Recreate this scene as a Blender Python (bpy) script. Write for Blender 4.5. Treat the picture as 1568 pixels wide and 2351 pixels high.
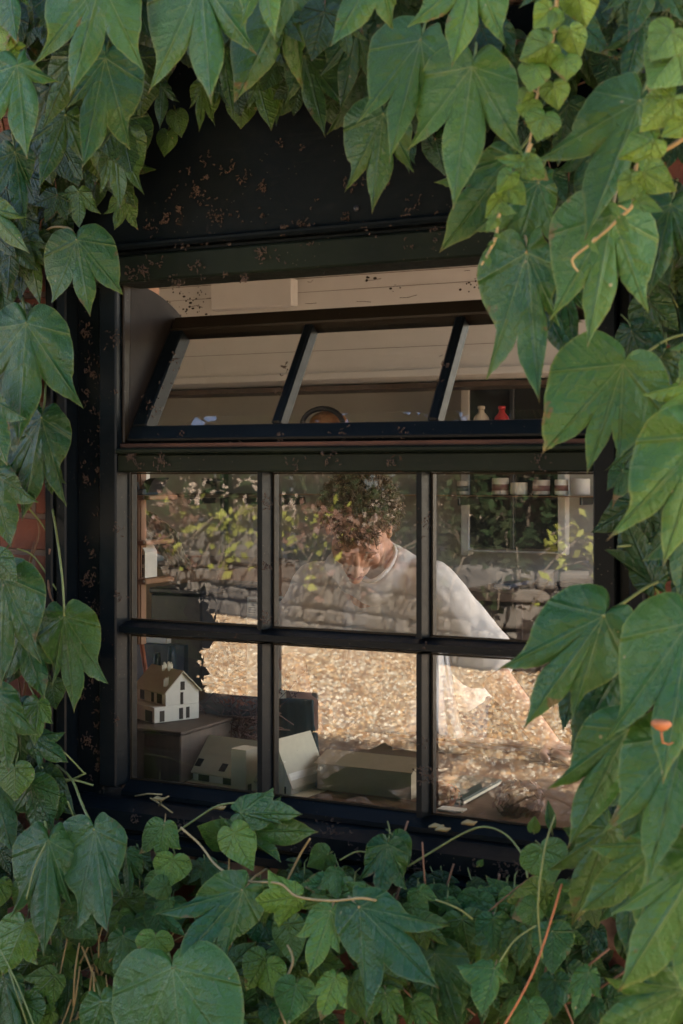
import bpy, bmesh, math, random
from math import sin, cos, pi, radians, sqrt, atan2, hypot, exp
from mathutils import Vector, Matrix, noise as mnoise

for o in list(bpy.data.objects):
    bpy.data.objects.remove(o)
scene = bpy.context.scene

# ------------------------------------------------------------------ camera
F = 3265.0            # focal length in pixels of the 1568 x 2351 view (50 mm lens)
U0, V0 = 784.0, 1086.0
PHI = radians(27.0)   # the camera looks 27 degrees off the window's normal
CD, EYE = 2.36, 1.6   # camera distance from the window plane, eye height
CP, SP = cos(PHI), sin(PHI)
cam_d = bpy.data.cameras.new("camera")
cam = bpy.data.objects.new("camera", cam_d)
scene.collection.objects.link(cam)
cam.location = (0, -CD, EYE)
cam.rotation_euler = (radians(90), 0, PHI)
cam_d.lens = 50
cam_d.sensor_width = 36
cam_d.shift_y = -(1175.5 - V0) / 2351.0
cam_d.clip_start = 0.05
cam_d.clip_end = 500
cam_d.dof.use_dof = True
cam_d.dof.focus_distance = 3.7
cam_d.dof.aperture_fstop = 7.0
scene.camera = cam

# ------------------------------------------------------------------ world, sun, exposure
SUN = Vector((0.40, 0.62, 0.67)).normalized()      # towards the sun: behind the cottage
world = bpy.data.worlds.new("World")
scene.world = world
world.use_nodes = True
wn = world.node_tree
bg = wn.nodes["Background"]
sky = wn.nodes.new("ShaderNodeTexSky")
sky.sky_type = 'NISHITA'
sky.sun_disc = False
sky.sun_elevation = math.asin(SUN.z)
sky.sun_rotation = atan2(SUN.x, SUN.y)
sky.air_density = 1.0
sky.dust_density = 2.0
wn.links.new(sky.outputs[0], bg.inputs[0])
bg.inputs[1].default_value = 0.060
sl = bpy.data.lights.new("sun", 'SUN')
sl.energy = 5.0
sl.angle = radians(0.6)
sl.color = (1.0, 0.92, 0.81)
sun = bpy.data.objects.new("sun", sl)
scene.collection.objects.link(sun)
sun.rotation_euler = SUN.to_track_quat('Z', 'Y').to_euler()
sun.location = (5, 8, 12)
scene.view_settings.view_transform = 'Standard'
scene.view_settings.look = 'None'
scene.view_settings.exposure = 3.8
scene.view_settings.gamma = 1.0
scene.cycles.max_bounces = 8
scene.cycles.diffuse_bounces = 5
scene.cycles.transparent_max_bounces = 12
scene.cycles.glossy_bounces = 4
scene.cycles.caustics_reflective = False
scene.cycles.caustics_refractive = False
scene.cycles.use_denoising = True
scene.cycles.sample_clamp_indirect = 6.0

# ------------------------------------------------------------------ helpers
def ray(u, v):
    t = (u - U0) / F
    return Vector((-SP + t * CP, CP + t * SP, -(v - V0) / F))

def P(u, v, Y=0.0):
    """the point at depth Y (metres behind the window plane) seen at u, v in the photograph"""
    d = ray(u, v)
    k = (Y + CD) / d.y
    return Vector((d.x * k, Y, EYE + d.z * k))

def fx(u, Y=0.0):
    return P(u, V0, Y).x

def fz(u, v, Y=0.0):
    return P(u, v, Y).z

def Y_for_x(u, x):
    d = ray(u, V0)
    return d.y * (x / d.x) - CD

def link(o, parent=None):
    scene.collection.objects.link(o)
    if parent is not None:
        o.parent = parent
        o.matrix_parent_inverse = Matrix.Translation(parent.location).inverted() if parent.parent is None else Matrix()
    return o

class MB:
    def __init__(self):
        self.v, self.f, self.uv, self.col, self.smooth = [], [], [], [], []
        self.has_uv = False
    def add(self, verts, faces, smooth=False):
        b = len(self.v)
        self.v.extend([tuple(x) for x in verts])
        for q in faces:
            self.f.append(tuple(b + i for i in q))
            self.smooth.append(smooth)
        return b
    def box(self, x0, x1, y0, y1, z0, z1, c=0.0, M=None):
        if x0 > x1: x0, x1 = x1, x0
        if y0 > y1: y0, y1 = y1, y0
        if z0 > z1: z0, z1 = z1, z0
        c = min(c, (x1-x0)*.45, (y1-y0)*.45, (z1-z0)*.45)
        if c <= 0:
            vs = [Vector((x, y, z)) for z in (z0, z1) for y in (y0, y1) for x in (x0, x1)]
            fs = [(0,2,3,1),(4,5,7,6),(0,1,5,4),(2,6,7,3),(0,4,6,2),(1,3,7,5)]
        else:
            bm = bmesh.new()
            bmesh.ops.create_cube(bm, size=1.0)
            for w in bm.verts:
                w.co = Vector(((x0+x1)/2 + w.co.x*(x1-x0), (y0+y1)/2 + w.co.y*(y1-y0), (z0+z1)/2 + w.co.z*(z1-z0)))
            bmesh.ops.bevel(bm, geom=list(bm.edges), offset=c, segments=1, affect='EDGES')
            bm.verts.index_update()
            vs = [w.co.copy() for w in bm.verts]
            fs = [tuple(w.index for w in q.verts) for q in bm.faces]
            bm.free()
        if M is not None:
            vs = [M @ w for w in vs]
        self.add(vs, fs)
        return self
    def prism(self, poly, axis, a, b):
        """poly: 2D points; axis 'x': (y,z), 'y': (x,z), 'z': (x,y)"""
        def mk(p, t):
            return {'x': (t, p[0], p[1]), 'y': (p[0], t, p[1]), 'z': (p[0], p[1], t)}[axis]
        n = len(poly)
        vs = [mk(p, a) for p in poly] + [mk(p, b) for p in poly]
        fs = [tuple(range(n))[::-1], tuple(range(n, 2*n))]
        fs += [(i, (i+1) % n, n + (i+1) % n, n + i) for i in range(n)]
        self.add(vs, fs)
        return self
    def solid(self, quad, off):
        """an n-gon given a thickness vector"""
        n = len(quad)
        vs = [Vector(p) for p in quad] + [Vector(p) + Vector(off) for p in quad]
        fs = [tuple(range(n))[::-1], tuple(range(n, 2*n))]
        fs += [(i, (i+1) % n, n + (i+1) % n, n + i) for i in range(n)]
        self.add(vs, fs)
        return self
    def tube(self, pts, r, seg=6, caps=True):
        pts = [Vector(p) for p in pts]
        n = len(pts)
        rr = r if isinstance(r, (list, tuple)) else [r] * n
        up = Vector((0.13, 0.27, 0.95)).normalized()
        vs = []
        prev = None
        for i, p in enumerate(pts):
            d = (pts[min(i+1, n-1)] - pts[max(i-1, 0)])
            if d.length < 1e-9: d = Vector((0, 0, 1))
            d.normalize()
            a = prev if prev is not None else (up if abs(d.dot(up)) < .9 else Vector((1, 0, 0)))
            a = (a - d * a.dot(d))
            if a.length < 1e-6: a = d.orthogonal()
            a.normalize()
            prev = a
            b = d.cross(a)
            for k in range(seg):
                t = 2*pi*k/seg
                vs.append(p + (a*cos(t) + b*sin(t))*rr[i])
        fs = [(i*seg+k, i*seg+(k+1) % seg, (i+1)*seg+(k+1) % seg, (i+1)*seg+k) for i in range(n-1) for k in range(seg)]
        if caps:
            fs += [tuple(range(seg))[::-1], tuple(range((n-1)*seg, n*seg))]
        self.add(vs, fs, True)
        return self
    def lathe(self, prof, c=(0, 0, 0), seg=24, sx=1, sy=1):
        c = Vector(c)
        vs = [c + Vector((r*cos(2*pi*k/seg)*sx, r*sin(2*pi*k/seg)*sy, z)) for r, z in prof for k in range(seg)]
        n = len(prof)
        fs = [(i*seg+k, i*seg+(k+1) % seg, (i+1)*seg+(k+1) % seg, (i+1)*seg+k) for i in range(n-1) for k in range(seg)]
        fs += [tuple(range(seg))[::-1], tuple(range((n-1)*seg, n*seg))]
        self.add(vs, fs, True)
        return self
    def ellipsoid(self, c, r, M=None, nu=16, nv=10):
        c = Vector(c)
        vs, fs = [], []
        for j in range(nv+1):
            ph = pi*j/nv
            for k in range(nu):
                th = 2*pi*k/nu
                w = Vector((r[0]*sin(ph)*cos(th), r[1]*sin(ph)*sin(th), r[2]*cos(ph)))
                if M is not None: w = M @ w
                vs.append(c + w)
        for j in range(nv):
            for k in range(nu):
                fs.append((j*nu+k, (j+1)*nu+k, (j+1)*nu+(k+1) % nu, j*nu+(k+1) % nu))
        self.add(vs, fs, True)
        return self
    def build(self, name, mat, parent=None, mats=None, label=None):
        me = bpy.data.meshes.new(name)
        me.from_pydata(self.v, [], self.f)
        for m in ([mat] + (mats or [])):
            me.materials.append(m)
        me.polygons.foreach_set("use_smooth", self.smooth)
        if self.uv:
            uvl = me.uv_layers.new(name="leafuv")
            flat = []
            for q in self.uv: flat.extend(q)
            uvl.data.foreach_set("uv", [c for p in flat for c in p])
        if self.col:
            ca = me.color_attributes.new("leafcol", 'FLOAT_COLOR', 'POINT')
            ca.data.foreach_set("color", [c for p in self.col for c in p])
        me.update()
        o = bpy.data.objects.new(name, me)
        if label: o["label"] = label
        link(o, parent)
        return o

def fix_normals(o):
    bm = bmesh.new(); bm.from_mesh(o.data)
    bmesh.ops.recalc_face_normals(bm, faces=bm.faces)
    bm.to_mesh(o.data); bm.free()

def thing(name, label, cat, loc=(0, 0, 0), group=None):
    o = bpy.data.objects.new(name, None)
    o.empty_display_size = 0.1
    o.location = loc
    scene.collection.objects.link(o)
    o["label"] = label; o["category"] = cat
    if group: o["group"] = group
    return o

def tag(o, label, cat, group=None):
    o["label"] = label; o["category"] = cat
    if group: o["group"] = group
    return o

# ------------------------------------------------------------------ materials
def nodes(name):
    m = bpy.data.materials.new(name)
    m.use_nodes = True
    nt = m.node_tree
    return m, nt, nt.nodes["Principled BSDF"], nt.nodes["Material Output"]

def N(nt, kind, **kw):
    n = nt.nodes.new(kind)
    for k, v in kw.items():
        if k.startswith("i_"):
            n.inputs[k[2:].replace("_", " ")].default_value = v
        else:
            setattr(n, k, v)
    return n

def ramp(nt, fac, stops):
    r = nt.nodes.new("ShaderNodeValToRGB")
    e = r.color_ramp.elements
    e[0].position, e[0].color = stops[0][0], (*stops[0][1], 1)
    e[1].position, e[1].color = stops[-1][0], (*stops[-1][1], 1)
    for p, c in stops[1:-1]:
        x = e.new(p); x.color = (*c, 1)
    nt.links.new(fac, r.inputs[0])
    return r.outputs[0]

def math_(nt, op, a, b=None, clamp=False):
    n = nt.nodes.new("ShaderNodeMath"); n.operation = op; n.use_clamp = clamp
    for i, x in enumerate((a, b)):
        if x is None: continue
        if isinstance(x, (int, float)): n.inputs[i].default_value = x
        else: nt.links.new(x, n.inputs[i])
    return n.outputs[0]

def mix(nt, fac, a, b, mode='MIX'):
    n = nt.nodes.new("ShaderNodeMix"); n.data_type = 'RGBA'; n.blend_type = mode
    for i, x in ((0, fac), (6, a), (7, b)):
        if isinstance(x, (int, float)): n.inputs[i].default_value = x
        elif isinstance(x, tuple): n.inputs[i].default_value = (*x, 1)
        else: nt.links.new(x, n.inputs[i])
    return n.outputs[2]

def bump(nt, b, h, strength=0.3, dist=0.01):
    n = nt.nodes.new("ShaderNodeBump")
    n.inputs["Strength"].default_value = strength
    n.inputs["Distance"].default_value = dist
    nt.links.new(h, n.inputs["Height"])
    nt.links.new(n.outputs[0], b.inputs["Normal"])
    return n

def objco(nt, scale=(1, 1, 1)):
    t = nt.nodes.new("ShaderNodeTexCoord")
    mp = nt.nodes.new("ShaderNodeMapping")
    mp.inputs["Scale"].default_value = scale
    nt.links.new(t.outputs["Object"], mp.inputs[0])
    return mp.outputs[0]

def noise(nt, vec, scale, detail=4, rough=0.55, dist=0.0):
    n = nt.nodes.new("ShaderNodeTexNoise")
    n.inputs["Scale"].default_value = scale
    n.inputs["Detail"].default_value = detail
    n.inputs["Roughness"].default_value = rough
    n.inputs["Distortion"].default_value = dist
    nt.links.new(vec, n.inputs["Vector"])
    return n

def simple(name, col, rough=0.6, var=0.25, scale=30, bmp=0.15, metallic=0, stretch=(1, 1, 1), dist=0.002, spec=0.5):
    m, nt, b, o = nodes(name)
    co = objco(nt, stretch)
    n = noise(nt, co, scale, 5)
    n2 = noise(nt, co, scale*.13, 3)
    f = math_(nt, 'ADD', math_(nt, 'MULTIPLY', n.outputs[0], .5), math_(nt, 'MULTIPLY', n2.outputs[0], .5))
    lo = tuple(max(0, c*(1-var)) for c in col); hi = tuple(min(1, c*(1+var)) for c in col)
    nt.links.new(ramp(nt, f, [(.3, lo), (.7, hi)]), b.inputs["Base Color"])
    b.inputs["Roughness"].default_value = rough
    b.inputs["Metallic"].default_value = metallic
    b.inputs["Specular IOR Level"].default_value = spec
    bump(nt, b, n.outputs[0], bmp, dist)
    return m

def leaf_material():
    m, nt, b, out = nodes("ivy_leaf")
    at = N(nt, "ShaderNodeVertexColor", layer_name="leafcol")
    sep = nt.nodes.new("ShaderNodeSeparateColor"); nt.links.new(at.outputs[0], sep.inputs[0])
    tint, age, rim = sep.outputs[0], sep.outputs[1], sep.outputs[2]
    uv = N(nt, "ShaderNodeUVMap", uv_map="leafuv")
    su = nt.nodes.new("ShaderNodeSeparateXYZ"); nt.links.new(uv.outputs[0], su.inputs[0])
    d = math_(nt, 'ABSOLUTE', su.outputs[0]); al = su.outputs[1]
    # main veins
    wd = math_(nt, 'ADD', math_(nt, 'MULTIPLY', math_(nt, 'SUBTRACT', 1.0, al, True), 0.0075), 0.0014)
    mv = math_(nt, 'SUBTRACT', 1.0, math_(nt, 'DIVIDE', d, wd), True)
    mvs = math_(nt, 'SUBTRACT', 1.0, math_(nt, 'DIVIDE', d, math_(nt, 'MULTIPLY', wd, 4.0)), True)
    # side veins branching at about 45 degrees
    obj = nt.nodes.new("ShaderNodeTexCoord")
    wob = noise(nt, obj.outputs["Object"], 14, 2)
    s = math_(nt, 'SUBTRACT', al, math_(nt, 'MULTIPLY', d, 0.85))
    s = math_(nt, 'ADD', s, math_(nt, 'MULTIPLY', wob.outputs[0], 0.10))
    tri = math_(nt, 'PINGPONG', s, 0.062)
    sv = math_(nt, 'SUBTRACT', 1.0, math_(nt, 'DIVIDE', tri, 0.0042), True)
    sv = math_(nt, 'MULTIPLY', sv, math_(nt, 'SUBTRACT', 1.0, math_(nt, 'MULTIPLY', rim, rim), True))
    soft = math_(nt, 'SUBTRACT', 1.0, math_(nt, 'DIVIDE', tri, 0.03), True)
    cell = nt.nodes.new("ShaderNodeTexVoronoi"); cell.feature = 'DISTANCE_TO_EDGE'
    cell.inputs["Scale"].default_value = 190
    nt.links.new(obj.outputs["Object"], cell.inputs["Vector"])
    # colour
    n1 = noise(nt, obj.outputs["Object"], 34, 5, .6)
    n2 = noise(nt, obj.outputs["Object"], 7, 2)
    g0 = mix(nt, age, (0.013, 0.080, 0.020), (0.17, 0.26, 0.022))
    g0 = mix(nt, math_(nt, 'MULTIPLY', math_(nt, 'SUBTRACT', n2.outputs[0], 0.42, True), 2.6, True), g0, (0.072, 0.145, 0.016))
    g0 = mix(nt, math_(nt, 'MULTIPLY', n1.outputs[0], 0.45), g0, (0.014, 0.040, 0.020))
    g0 = mix(nt, math_(nt, 'MULTIPLY', soft, 0.08), g0, (0.012, 0.036, 0.016))
    g0 = mix(nt, math_(nt, 'MULTIPLY', mv, 0.75), g0, (0.14, 0.20, 0.07))
    g0 = mix(nt, math_(nt, 'MULTIPLY', sv, 0.42), g0, (0.10, 0.15, 0.065))
    rimm = math_(nt, 'MULTIPLY', math_(nt, 'SUBTRACT', rim, 0.955, True), 20, True)
    g0 = mix(nt, math_(nt, 'MULTIPLY', rimm, 0.6), g0, (0.17, 0.20, 0.05))
    tipm = math_(nt, 'MULTIPLY', math_(nt, 'SUBTRACT', al, 0.93, True), 12, True)
    g0 = mix(nt, math_(nt, 'MULTIPLY', tipm, 0.6), g0, (0.24, 0.12, 0.06))
    # browned, dried patches along the margin
    n3 = noise(nt, obj.outputs["Object"], 16, 4, .65)
    br_ = math_(nt, 'MULTIPLY', math_(nt, 'SUBTRACT', math_(nt, 'ADD', n3.outputs[0], math_(nt, 'MULTIPLY', rim, .30)), .905, True), 22, True)
    g0 = mix(nt, math_(nt, 'MULTIPLY', br_, .75), g0, (0.13, 0.075, 0.028))
    # small bites and dry spots
    v = nt.nodes.new("ShaderNodeTexVoronoi"); v.inputs["Scale"].default_value = 17
    nt.links.new(obj.outputs["Object"], v.inputs["Vector"])
    sp = math_(nt, 'LESS_THAN', v.outputs["Distance"], 0.045)
    g0 = mix(nt, math_(nt, 'MULTIPLY', sp, 0.6), g0, (0.32, 0.25, 0.13))
    mul = N(nt, "ShaderNodeVectorMath", operation='SCALE')
    nt.links.new(g0, mul.inputs[0]); nt.links.new(math_(nt, 'MULTIPLY', tint, 2.0), mul.inputs["Scale"])
    nt.links.new(mul.outputs[0], b.inputs["Base Color"])
    rg = math_(nt, 'ADD', math_(nt, 'MULTIPLY', n1.outputs[0], 0.26), 0.20)
    nt.links.new(rg, b.inputs["Roughness"])
    b.inputs["Specular IOR Level"].default_value = 0.38
    h = math_(nt, 'ADD', math_(nt, 'MULTIPLY', mvs, -1.2), math_(nt, 'MULTIPLY', soft, -0.35))
    h = math_(nt, 'ADD', h, math_(nt, 'MULTIPLY', n1.outputs[0], 2.6))
    h = math_(nt, 'ADD', h, math_(nt, 'MULTIPLY', cell.outputs["Distance"], 0.7))
    bump(nt, b, h, 0.8, 0.0030)
    tr = nt.nodes.new("ShaderNodeBsdfTranslucent")
    tc = mix(nt, 0.55, mul.outputs[0], (0.10, 0.20, 0.02))
    nt.links.new(tc, tr.inputs[0])
    ms = nt.nodes.new("ShaderNodeMixShader"); ms.inputs[0].default_value = 0.24
    nt.links.new(b.outputs[0], ms.inputs[1]); nt.links.new(tr.outputs[0], ms.inputs[2])
    nt.links.new(ms.outputs[0], out.inputs[0])
    return m

def paint_material(name, base, green, rust=0.5):
    m, nt, b, out = nodes(name)
    co = objco(nt)
    big = noise(nt, co, 5, 3)
    st = noise(nt, objco(nt, (1, 1, 14)), 9, 4)
    c = mix(nt, math_(nt, 'MULTIPLY', big.outputs[0], green), base, (0.018, 0.026, 0.014))
    gr = noise(nt, co, 60, 6, .7)
    c = mix(nt, math_(nt, 'MULTIPLY', math_(nt, 'SUBTRACT', gr.outputs[0], .52, True), .5), c, (0.03, 0.027, 0.024))
    r1 = noise(nt, co, 38, 5, .7, 1.2); r2 = noise(nt, co, 6, 2)
    rm = math_(nt, 'MULTIPLY', math_(nt, 'SUBTRACT', math_(nt, 'ADD', r1.outputs[0], math_(nt, 'MULTIPLY', r2.outputs[0], .45)), .93, True), 14*rust, True)
    c = mix(nt, rm, c, (0.085, 0.038, 0.018))
    v = nt.nodes.new("ShaderNodeTexVoronoi"); v.inputs["Scale"].default_value = 95
    nt.links.new(co, v.inputs["Vector"])
    dots = math_(nt, 'MULTIPLY', math_(nt, 'LESS_THAN', v.outputs["Distance"], .10), math_(nt, 'GREATER_THAN', r2.outputs[0], .55))
    c = mix(nt, math_(nt, 'MULTIPLY', dots, .5), c, (0.17, 0.14, 0.10))
    nt.links.new(c, b.inputs["Base Color"])
    nt.links.new(math_(nt, 'ADD', math_(nt, 'MULTIPLY', gr.outputs[0], .35), math_(nt, 'ADD', math_(nt, 'MULTIPLY', rm, .4), .2)), b.inputs["Roughness"])
    b.inputs["Specular IOR Level"].default_value = .12
    h = math_(nt, 'ADD', math_(nt, 'MULTIPLY', gr.outputs[0], .5), math_(nt, 'ADD', math_(nt, 'MULTIPLY', st.outputs[0], .5), rm))
    bump(nt, b, h, .35, .002)
    return m

def brick_material():
    m, nt, b, out = nodes("red_brick")
    co = objco(nt)
    sp = nt.nodes.new("ShaderNodeSeparateXYZ"); nt.links.new(co, sp.inputs[0])
    cb = nt.nodes.new("ShaderNodeCombineXYZ")
    nt.links.new(sp.outputs[0], cb.inputs[0]); nt.links.new(sp.outputs[2], cb.inputs[1])
    w = noise(nt, co, 12, 3)
    mx = mix(nt, 0.012, cb.outputs[0], w.outputs["Color"])
    br = nt.nodes.new("ShaderNodeTexBrick")
    nt.links.new(mx, br.inputs["Vector"])
    br.inputs["Scale"].default_value = 1
    br.inputs["Brick Width"].default_value = .22
    br.inputs["Row Height"].default_value = .075
    br.inputs["Mortar Size"].default_value = .007
    br.inputs["Mortar Smooth"].default_value = .3
    br.inputs["Color1"].default_value = (.20, .058, .030, 1)
    br.inputs["Color2"].default_value = (.17, .055, .032, 1)
    br.inputs["Mortar"].default_value = (.16, .12, .09, 1)
    n = noise(nt, co, 45, 6, .7)
    c = mix(nt, math_(nt, 'MULTIPLY', n.outputs[0], .55), br.outputs[0], (.12, .055, .04))
    nt.links.new(c, b.inputs["Base Color"])
    b.inputs["Roughness"].default_value = .9
    h = math_(nt, 'ADD', math_(nt, 'MULTIPLY', br.outputs["Fac"], -1.0), math_(nt, 'MULTIPLY', n.outputs[0], .8))
    bump(nt, b, h, .8, .006)
    return m

def gravel_material():
    m, nt, b, out = nodes("gravel")
    co = objco(nt)
    v = nt.nodes.new("ShaderNodeTexVoronoi"); v.inputs["Scale"].default_value = 19
    nt.links.new(co, v.inputs["Vector"])
    v2 = nt.nodes.new("ShaderNodeTexVoronoi"); v2.inputs["Scale"].default_value = 40
    nt.links.new(co, v2.inputs["Vector"])
    sc = nt.nodes.new("ShaderNodeSeparateColor"); nt.links.new(v.outputs["Color"], sc.inputs[0])
    c = ramp(nt, sc.outputs[0], [(0, (.06, .035, .02)), (.25, (.18, .12, .07)), (.5, (.30, .21, .13)), (.8, (.38, .29, .20)), (1, (.50, .45, .38))])
    sc2 = nt.nodes.new("ShaderNodeSeparateColor"); nt.links.new(v2.outputs["Color"], sc2.inputs[0])
    c = mix(nt, .35, c, ramp(nt, sc2.outputs[1], [(0, (.12, .07, .04)), (.5, (.42, .29, .18)), (1, (.68, .56, .44))]))
    big = noise(nt, co, .8, 4)
    c = mix(nt, math_(nt, 'MULTIPLY', big.outputs[0], .25), c, (.40, .28, .17))
    gap = math_(nt, 'MULTIPLY', math_(nt, 'SUBTRACT', v.outputs["Distance"], .45, True), 3.0, True)
    c = mix(nt, gap, c, (.10, .06, .035))
    nt.links.new(c, b.inputs["Base Color"])
    b.inputs["Roughness"].default_value = .85
    h = math_(nt, 'ADD', math_(nt, 'MULTIPLY', v.outputs["Distance"], -1.0), math_(nt, 'MULTIPLY', v2.outputs["Distance"], -.4))
    bump(nt, b, h, 1.0, .025)
    return m

def glass_material(name, wave):
    m, nt, b, out = nodes(name)
    nt.nodes.remove(b)
    fr = nt.nodes.new("ShaderNodeFresnel"); fr.inputs[0].default_value = 1.55
    # a thin pane reflects at both faces: about twice one face's Fresnel share
    fac = math_(nt, 'MULTIPLY', fr.outputs[0], 2.3, True)
    gl = nt.nodes.new("ShaderNodeBsdfGlossy"); gl.inputs["Roughness"].default_value = 0.0
    tr = nt.nodes.new("ShaderNodeBsdfTransparent"); tr.inputs[0].default_value = (.93, .95, .93, 1)
    co = objco(nt)
    n = noise(nt, co, 5, 1)
    bp = nt.nodes.new("ShaderNodeBump"); bp.inputs["Strength"].default_value = wave; bp.inputs["Distance"].default_value = .004
    nt.links.new(n.outputs[0], bp.inputs["Height"]); nt.links.new(bp.outputs[0], gl.inputs["Normal"])
    # dust film, splashes
    n2 = noise(nt, co, 12, 5, .7); v = nt.nodes.new("ShaderNodeTexVoronoi"); v.inputs["Scale"].default_value = 60
    nt.links.new(co, v.inputs["Vector"])
    df = nt.nodes.new("ShaderNodeBsdfDiffuse"); df.inputs[0].default_value = (.5, .47, .4, 1)
    dust = math_(nt, 'ADD', math_(nt, 'MULTIPLY', math_(nt, 'SUBTRACT', n2.outputs[0], .33, True), .09),
                 math_(nt, 'MULTIPLY', math_(nt, 'LESS_THAN', v.outputs["Distance"], .05), .18))
    m1 = nt.nodes.new("ShaderNodeMixShader"); m2 = nt.nodes.new("ShaderNodeMixShader")
    nt.links.new(fac, m1.inputs[0]); nt.links.new(tr.outputs[0], m1.inputs[1]); nt.links.new(gl.outputs[0], m1.inputs[2])
    nt.links.new(dust, m2.inputs[0]); nt.links.new(m1.outputs[0], m2.inputs[1]); nt.links.new(df.outputs[0], m2.inputs[2])
    nt.links.new(m2.outputs[0], out.inputs[0])
    return m

M = {}
M['leaf'] = leaf_material()
M['paint'] = paint_material("black_window_paint", (0.0026, 0.0045, 0.0075), .15, .7)
M['green'] = paint_material("dark_green_board_paint", (0.003, 0.005, 0.006), .7, .7)
M['rusty'] = paint_material("weathered_frame_edge", (0.016, 0.012, 0.009), .15, 1.4)
M['brick'] = brick_material()
M['gravel'] = gravel_material()
M['glass'] = glass_material("window_glass", .028)
M['stemg'] = simple("green_stem", (.17, .20, .06), .5, .35, 40)
M['stemb'] = simple("brown_stem", (.17, .085, .045), .75, .4, 50, .4)
M['stemy'] = simple("tan_stem", (.34, .25, .11), .6, .3, 50)
M['stemr'] = simple("orange_stem", (.38, .13, .045), .6, .3, 50)
M['tendril'] = simple("dried_tendril", (.055, .034, .023), .9, .5, 90)
M['plaster'] = simple("beige_plaster", (.34, .33, .31), .9, .10, 6, .2)
M['white'] = simple("white_beam_paint", (.58, .57, .55), .7, .07, 10, .2)
M['fly'] = simple("dark_speck", (.03, .022, .018), .8, .3, 50)
M['wood'] = simple("pine_wood", (.33, .17, .085), .55, .35, 7, .25, stretch=(10, 10, 1))
M['woodh'] = simple("desk_wood", (.15, .085, .05), .5, .25, 6, .2, stretch=(1, 14, 14))
M['darkwood'] = simple("dark_wood", (.075, .05, .035), .55, .4, 6, .25, stretch=(12, 12, 1))
M['card'] = simple("pale_cardboard", (.80, .75, .58), .8, .06, 60, .1)
M['cardroof'] = simple("grey_cardboard_roof", (.62, .58, .44), .85, .07, 90, .15)
M['cardwhite'] = simple("white_model_card", (.88, .86, .76), .8, .05, 50, .1)
M['black'] = simple("black_plastic", (.015, .016, .02), .4, .3, 30)
M['dark'] = simple("dark_gap", (.05, .04, .03), .8, .3, 20)
M['navy'] = simple("dark_blue_plastic", (.025, .055, .10), .3, .25, 20)
M['helmet'] = simple("blue_grey_shell", (.16, .21, .22), .35, .15, 15)
M['jacket'] = simple("olive_cloth", (.085, .085, .04), .9, .4, 12, .5, dist=.01)
M['red'] = simple("red_plastic", (.42, .03, .035), .4, .2, 20)
M['cream'] = simple("cream_plastic", (.55, .48, .38), .5, .1, 20)
M['blue'] = simple("blue_plastic", (.04, .20, .42), .4, .2, 20)
M['paper'] = simple("pale_paper", (.50, .53, .50), .8, .06, 20)
M['ink'] = simple("grey_ink", (.12, .13, .13), .8, .2, 40)
M['orange'] = simple("orange_rod", (.45, .13, .05), .5, .2, 20)
M['shirt'] = simple("white_cotton", (.66, .62, .56), .9, .06, 18, .35, dist=.006)
M['skin'] = simple("skin", (.50, .28, .19), .5, .12, 25, .12)
M['lip'] = simple("lips", (.42, .17, .13), .5, .1, 25)
M['hair'] = simple("brown_curly_hair", (.15, .10, .05), .45, .45, 60)
M['trouser'] = simple("dark_trousers", (.05, .055, .07), .9, .3, 50)
M['twig'] = simple("dry_twig", (.085, .04, .03), .8, .5, 40)
M['rustleaf'] = simple("rust_brown_petals", (.26, .10, .055), .8, .5, 40)
M['pinkleaf'] = simple("dried_pink_petals", (.34, .20, .15), .8, .4, 40)
M['greenbook'] = simple("dark_green_cover", (.03, .055, .045), .5, .25, 20)
M['clothdark'] = simple("dark_green_cloth", (.03, .045, .042), .95, .3, 14, .4)
M['clothpink'] = simple("dusty_pink_cloth", (.26, .13, .11), .9, .25, 14, .4)
M['stone'] = simple("rubble_stone", (.092, .079, .064), .9, .4, 7, .8, dist=.02)
M['mortar'] = simple("earth_joint", (.03, .022, .016), 1.0, .3, 10, .5, dist=.02)
M['bark'] = simple("tree_bark", (.10, .075, .05), .95, .4, 8, .8, stretch=(4, 4, 1), dist=.02)
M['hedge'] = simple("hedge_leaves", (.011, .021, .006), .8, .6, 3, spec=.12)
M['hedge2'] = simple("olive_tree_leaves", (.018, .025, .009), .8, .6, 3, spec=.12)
M['yleaf'] = simple("yellow_leaves", (.14, .145, .025), .7, .5, 4, spec=.2)
M['rust_leaf'] = simple("rust_shrub_leaves", (.075, .035, .02), .6, .5, 4)
M['roof'] = simple("clay_tiles", (.22, .10, .07), .9, .3, 6, .5)
M['sillstone'] = simple("mossy_masonry", (.19, .12, .095), .95, .45, 20, .8, dist=.006)
M['darkglass'] = simple("dark_glass", (.022, .026, .026), .08, .2, 4, .02)
M['concrete'] = simple('pale_floor', (.46, .43, .38), .8, .1, 5)
M['cheek'] = simple('brown_black_board', (.010, .008, .007), .6, .5, 25, .3, spec=.2)
M['cardbrown'] = simple('brown_cardboard', (.42, .34, .22), .85, .08, 60)
M['rust'] = simple('bare_rusty_wood', (.075, .030, .016), .85, .95, 60, .5, stretch=(.12, 1, 1))
M['soil'] = simple("soil", (.06, .045, .03), .95, .3, 12, .6)

#@@SETTING
# ------------------------------------------------------------------ setting
def structure(o):
    o["kind"] = "structure"
    return o

# gravel yard, one sheet to the horizon, and the grass beyond the stone wall
mb = MB()
mb.add([(-150, -150, 0), (150, -150, 0), (150, 150, 0), (-150, 150, 0)], [(0, 1, 2, 3)])
structure(mb.build("gravel_ground", M['gravel']))

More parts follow.
